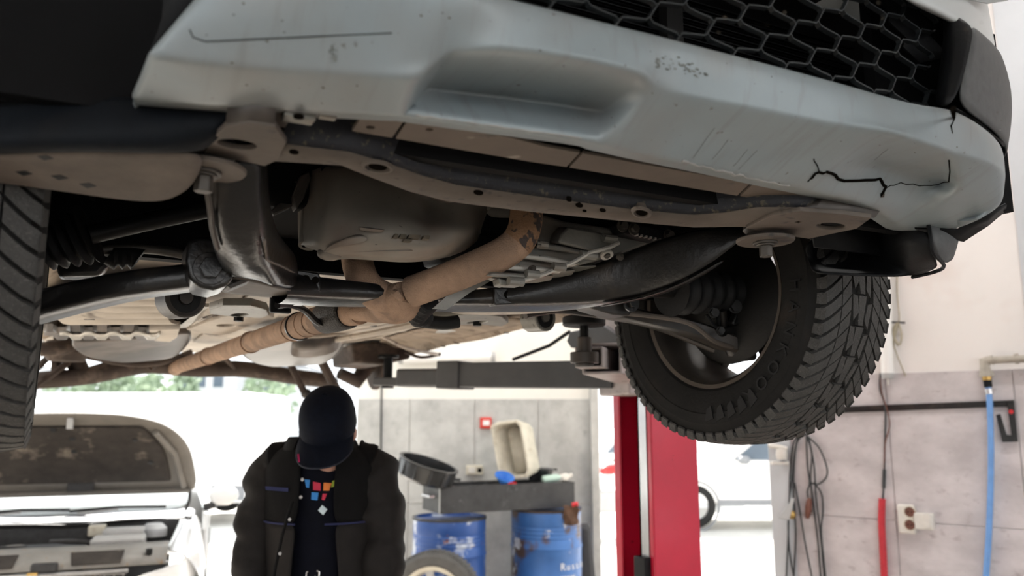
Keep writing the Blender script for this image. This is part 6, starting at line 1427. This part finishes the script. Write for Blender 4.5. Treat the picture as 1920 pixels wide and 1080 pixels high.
# white car through the right doorway
yc = 13.4
xw = WY(1280, 930, yc).x
car3 = vehicle('parked_car', 'white car outside, seen between the red post and the grey door jamb', xw, yc, 4.2, 1.5, 1.75,
               [(-.85, .35), (-.9, .7), (-.7, .85), (.35, .98), (1.0, 1.42), (1.4, 1.5), (2.7, 1.48), (3.2, 1.1), (3.4, .95), (3.4, .35)], .33, (0, 2.6))
MB().prism([V(.62, -.885, 1.02), V(1.08, -.885, 1.38), V(1.75, -.885, 1.42), V(1.75, -.885, 1.0)], (0, -.006, 0)).build('front_window', 'window_dark', car3)
MB().prism([V(1.82, -.885, 1.0), V(1.82, -.885, 1.42), V(2.6, -.885, 1.40), V(2.95, -.885, 1.05)], (0, -.006, 0)).build('rear_window', 'window_dark', car3)
MB().box((1.3, -.885, .38), (1.9, .03, .09)).build('sill_trim', 'van_trim', car3)
MB().ball(V(.75, -.98, 1.02), .10, 6, (1, .7, .7)).build('mirror', 'van_trim', car3)
MB().box((1.6, -.888, .85), (.18, .02, .03)).build('door_handle', 'van_trim', car3)
# motorcycle and a hatchback far off in the slot by the post
ym = 12.0; cm = WY(1132, 925, ym)
r = thing('motorcycle', 'small white motorcycle with red tank parked far outside the right doorway', 'motorcycle', (cm.x, ym, 0), R(25))
for a in (-.5, .55): MB().lathe([(.22, -.05), (.29, -.05), (.31, 0), (.29, .05), (.22, .05)], V(a, 0, .31), (0, 1, 0), 24, wrap=True).build('tire', 'rubber', r)
for a in (-.5, .55): MB().lathe([(0, -.02), (.22, -.02), (.22, .02), (0, .02)], V(a, 0, .31), (0, 1, 0), 20).build('rim', 'cap_grey', r)
MB().tube(smooth_pts([V(-.45, 0, .75), V(-.1, 0, .72), V(.2, 0, .8), V(.42, 0, .85)], 4), [.10, .12, .13, .13, .12, .12, .12, .13, .15, .16, .15, .12, .08], 14).build('fairing', 'van_white', r)
MB().ball(V(.15, 0, .88), .15, 8, (1.4, .8, .7)).build('fuel_tank', 'moped_red', r)
MB().tube([V(.55, 0, .31), V(.40, 0, .95)], .035, 10).build('fork', 'cap_grey', r)
MB().tube([V(.36, -.32, 1.02), V(.40, 0, .98), V(.36, .32, 1.02)], .016, 8).build('handlebar', 'plastic_black', r)
MB().box((0, 0, .45), (.45, .24, .3)).build('engine', 'cap_grey', r, bevel=.03)
MB().ball(V(-.35, 0, .86), .1, 8, (2, 1.1, .5)).build('seat', 'plastic_black', r)
yk = 17.0; ck = WY(1128, 860, yk)
far = vehicle('blue_windowed_car', 'pale car with dark blue side window, far outside behind the motorcycle', ck.x, yk, 4, 1.5, 1.7, [(-1.2, .35), (-1.25, .75), (-.2, .95), (.3, 1.45), (1.9, 1.47), (2.3, .95), (2.3, .35)], .32, (-.6, 1.7))
MB().prism([V(.0, -.86, .98), V(.36, -.86, 1.38), V(1.0, -.86, 1.40), V(1.0, -.86, .98)], (0, -.01, 0)).build('side_window', 'window_dark', far)
# trees, houses and fence far across the yard
yf = 46.0
def foliage(n, spread, c, rr):
    mb = MB()
    for k in range(n):
        d = V(random.gauss(0, 1), random.gauss(0, 1), random.gauss(0, 1)).normalized() * random.uniform(.5, 1)
        p = c + V(d.x * spread[0], d.y * spread[1], d.z * spread[2]); s = rr * random.uniform(.6, 1.2)
        a = V(random.gauss(0, 1), random.gauss(0, 1), random.gauss(0, 1)).normalized(); b = a.orthogonal().normalized()
        mb.add([p - a * s, p + b * s * .6, p + a * s, p - b * s * .6], [(0, 1, 2, 3)])
    return mb
names = ['slim', 'broad', 'short', 'tall', 'rounded', 'small']
for i, (px, h_, w_) in enumerate(((110, 4.4, 1.2), (175, 4.9, .9), (225, 4.8, 1.1), (275, 4.4, 1.4), (345, 5.0, .9), (500, 4.6, 1.5))):
    yt = yf - 4.5 * (i % 2); p = WY(px, 790, yt); r = thing('yard_tree', ['green tree at the far left end of the yard skyline', 'narrow tree beyond the van, second from the left on the skyline', 'dense tree on the skyline above the middle of the van', 'wide low tree on the skyline above the open bonnet', 'thin tall tree on the skyline, beside the pale houses', 'broad tree on the skyline behind the mechanic'][i], 'tree', (p.x, yt, 0), 0, 'trees across the yard')
    MB().tube([V(0, 0, 0), V(.05, 0, h_ * .6)], [.14, .07], 8).build('trunk', 'rear_rust', r)
    foliage(260, (w_, w_, h_ * .32), V(0, 0, h_ * .62), .28).build('foliage', 'far_tree', r)['kind'] = 'stuff'
for i, (px, w_, h_) in enumerate(((400, 4, 5.2), (545, 3.2, 4.9), (60, 4, 4.9))):
    p = WY(px, 790, yf + 6); r = thing('yard_house', ['pale grey house across the yard, to the right on the skyline', 'lower pale house beside the grey one across the yard', 'pale house at the far left across the yard'][i], 'building', (p.x, yf + 6, 0))
    MB().box((0, 0, h_ / 2), (w_, 4, h_)).build('walls', 'far_house', r)
    for j in range(int(w_ / 1.1)):
        MB().box((-w_ / 2 + .7 + j * 1.1, -2.02, h_ - 1.0), (.6, .06, 1.0)).build('window', 'window_dark', r)
    MB().prism([V(-w_ / 2 - .2, -2.2, h_), V(w_ / 2 + .2, -2.2, h_), V(0, -2.2, h_ + .5)], (0, 4.4, 0)).build('roof', 'van_trim', r)
# unseen building added behind the camera to block low skylight from the front
r = thing('opposite_building', 'plain grey building across the lane behind the photographer', 'building', (0, -15, 0))
MB().box((0, 0, 4.25), (60, 3, 8.5)).build('walls', 'far_house', r)
for k in range(8): MB().box((-14 + k * 4, 1.52, 2.2), (1.6, .06, 1.6)).build('window', 'window_dark', r)
MB().box((0, 0, 8.6), (60.6, 3.6, .2)).build('roof', 'van_trim', r)

for o in bpy.data.objects:
    if '_zb' in o.keys(): del o['_zb']
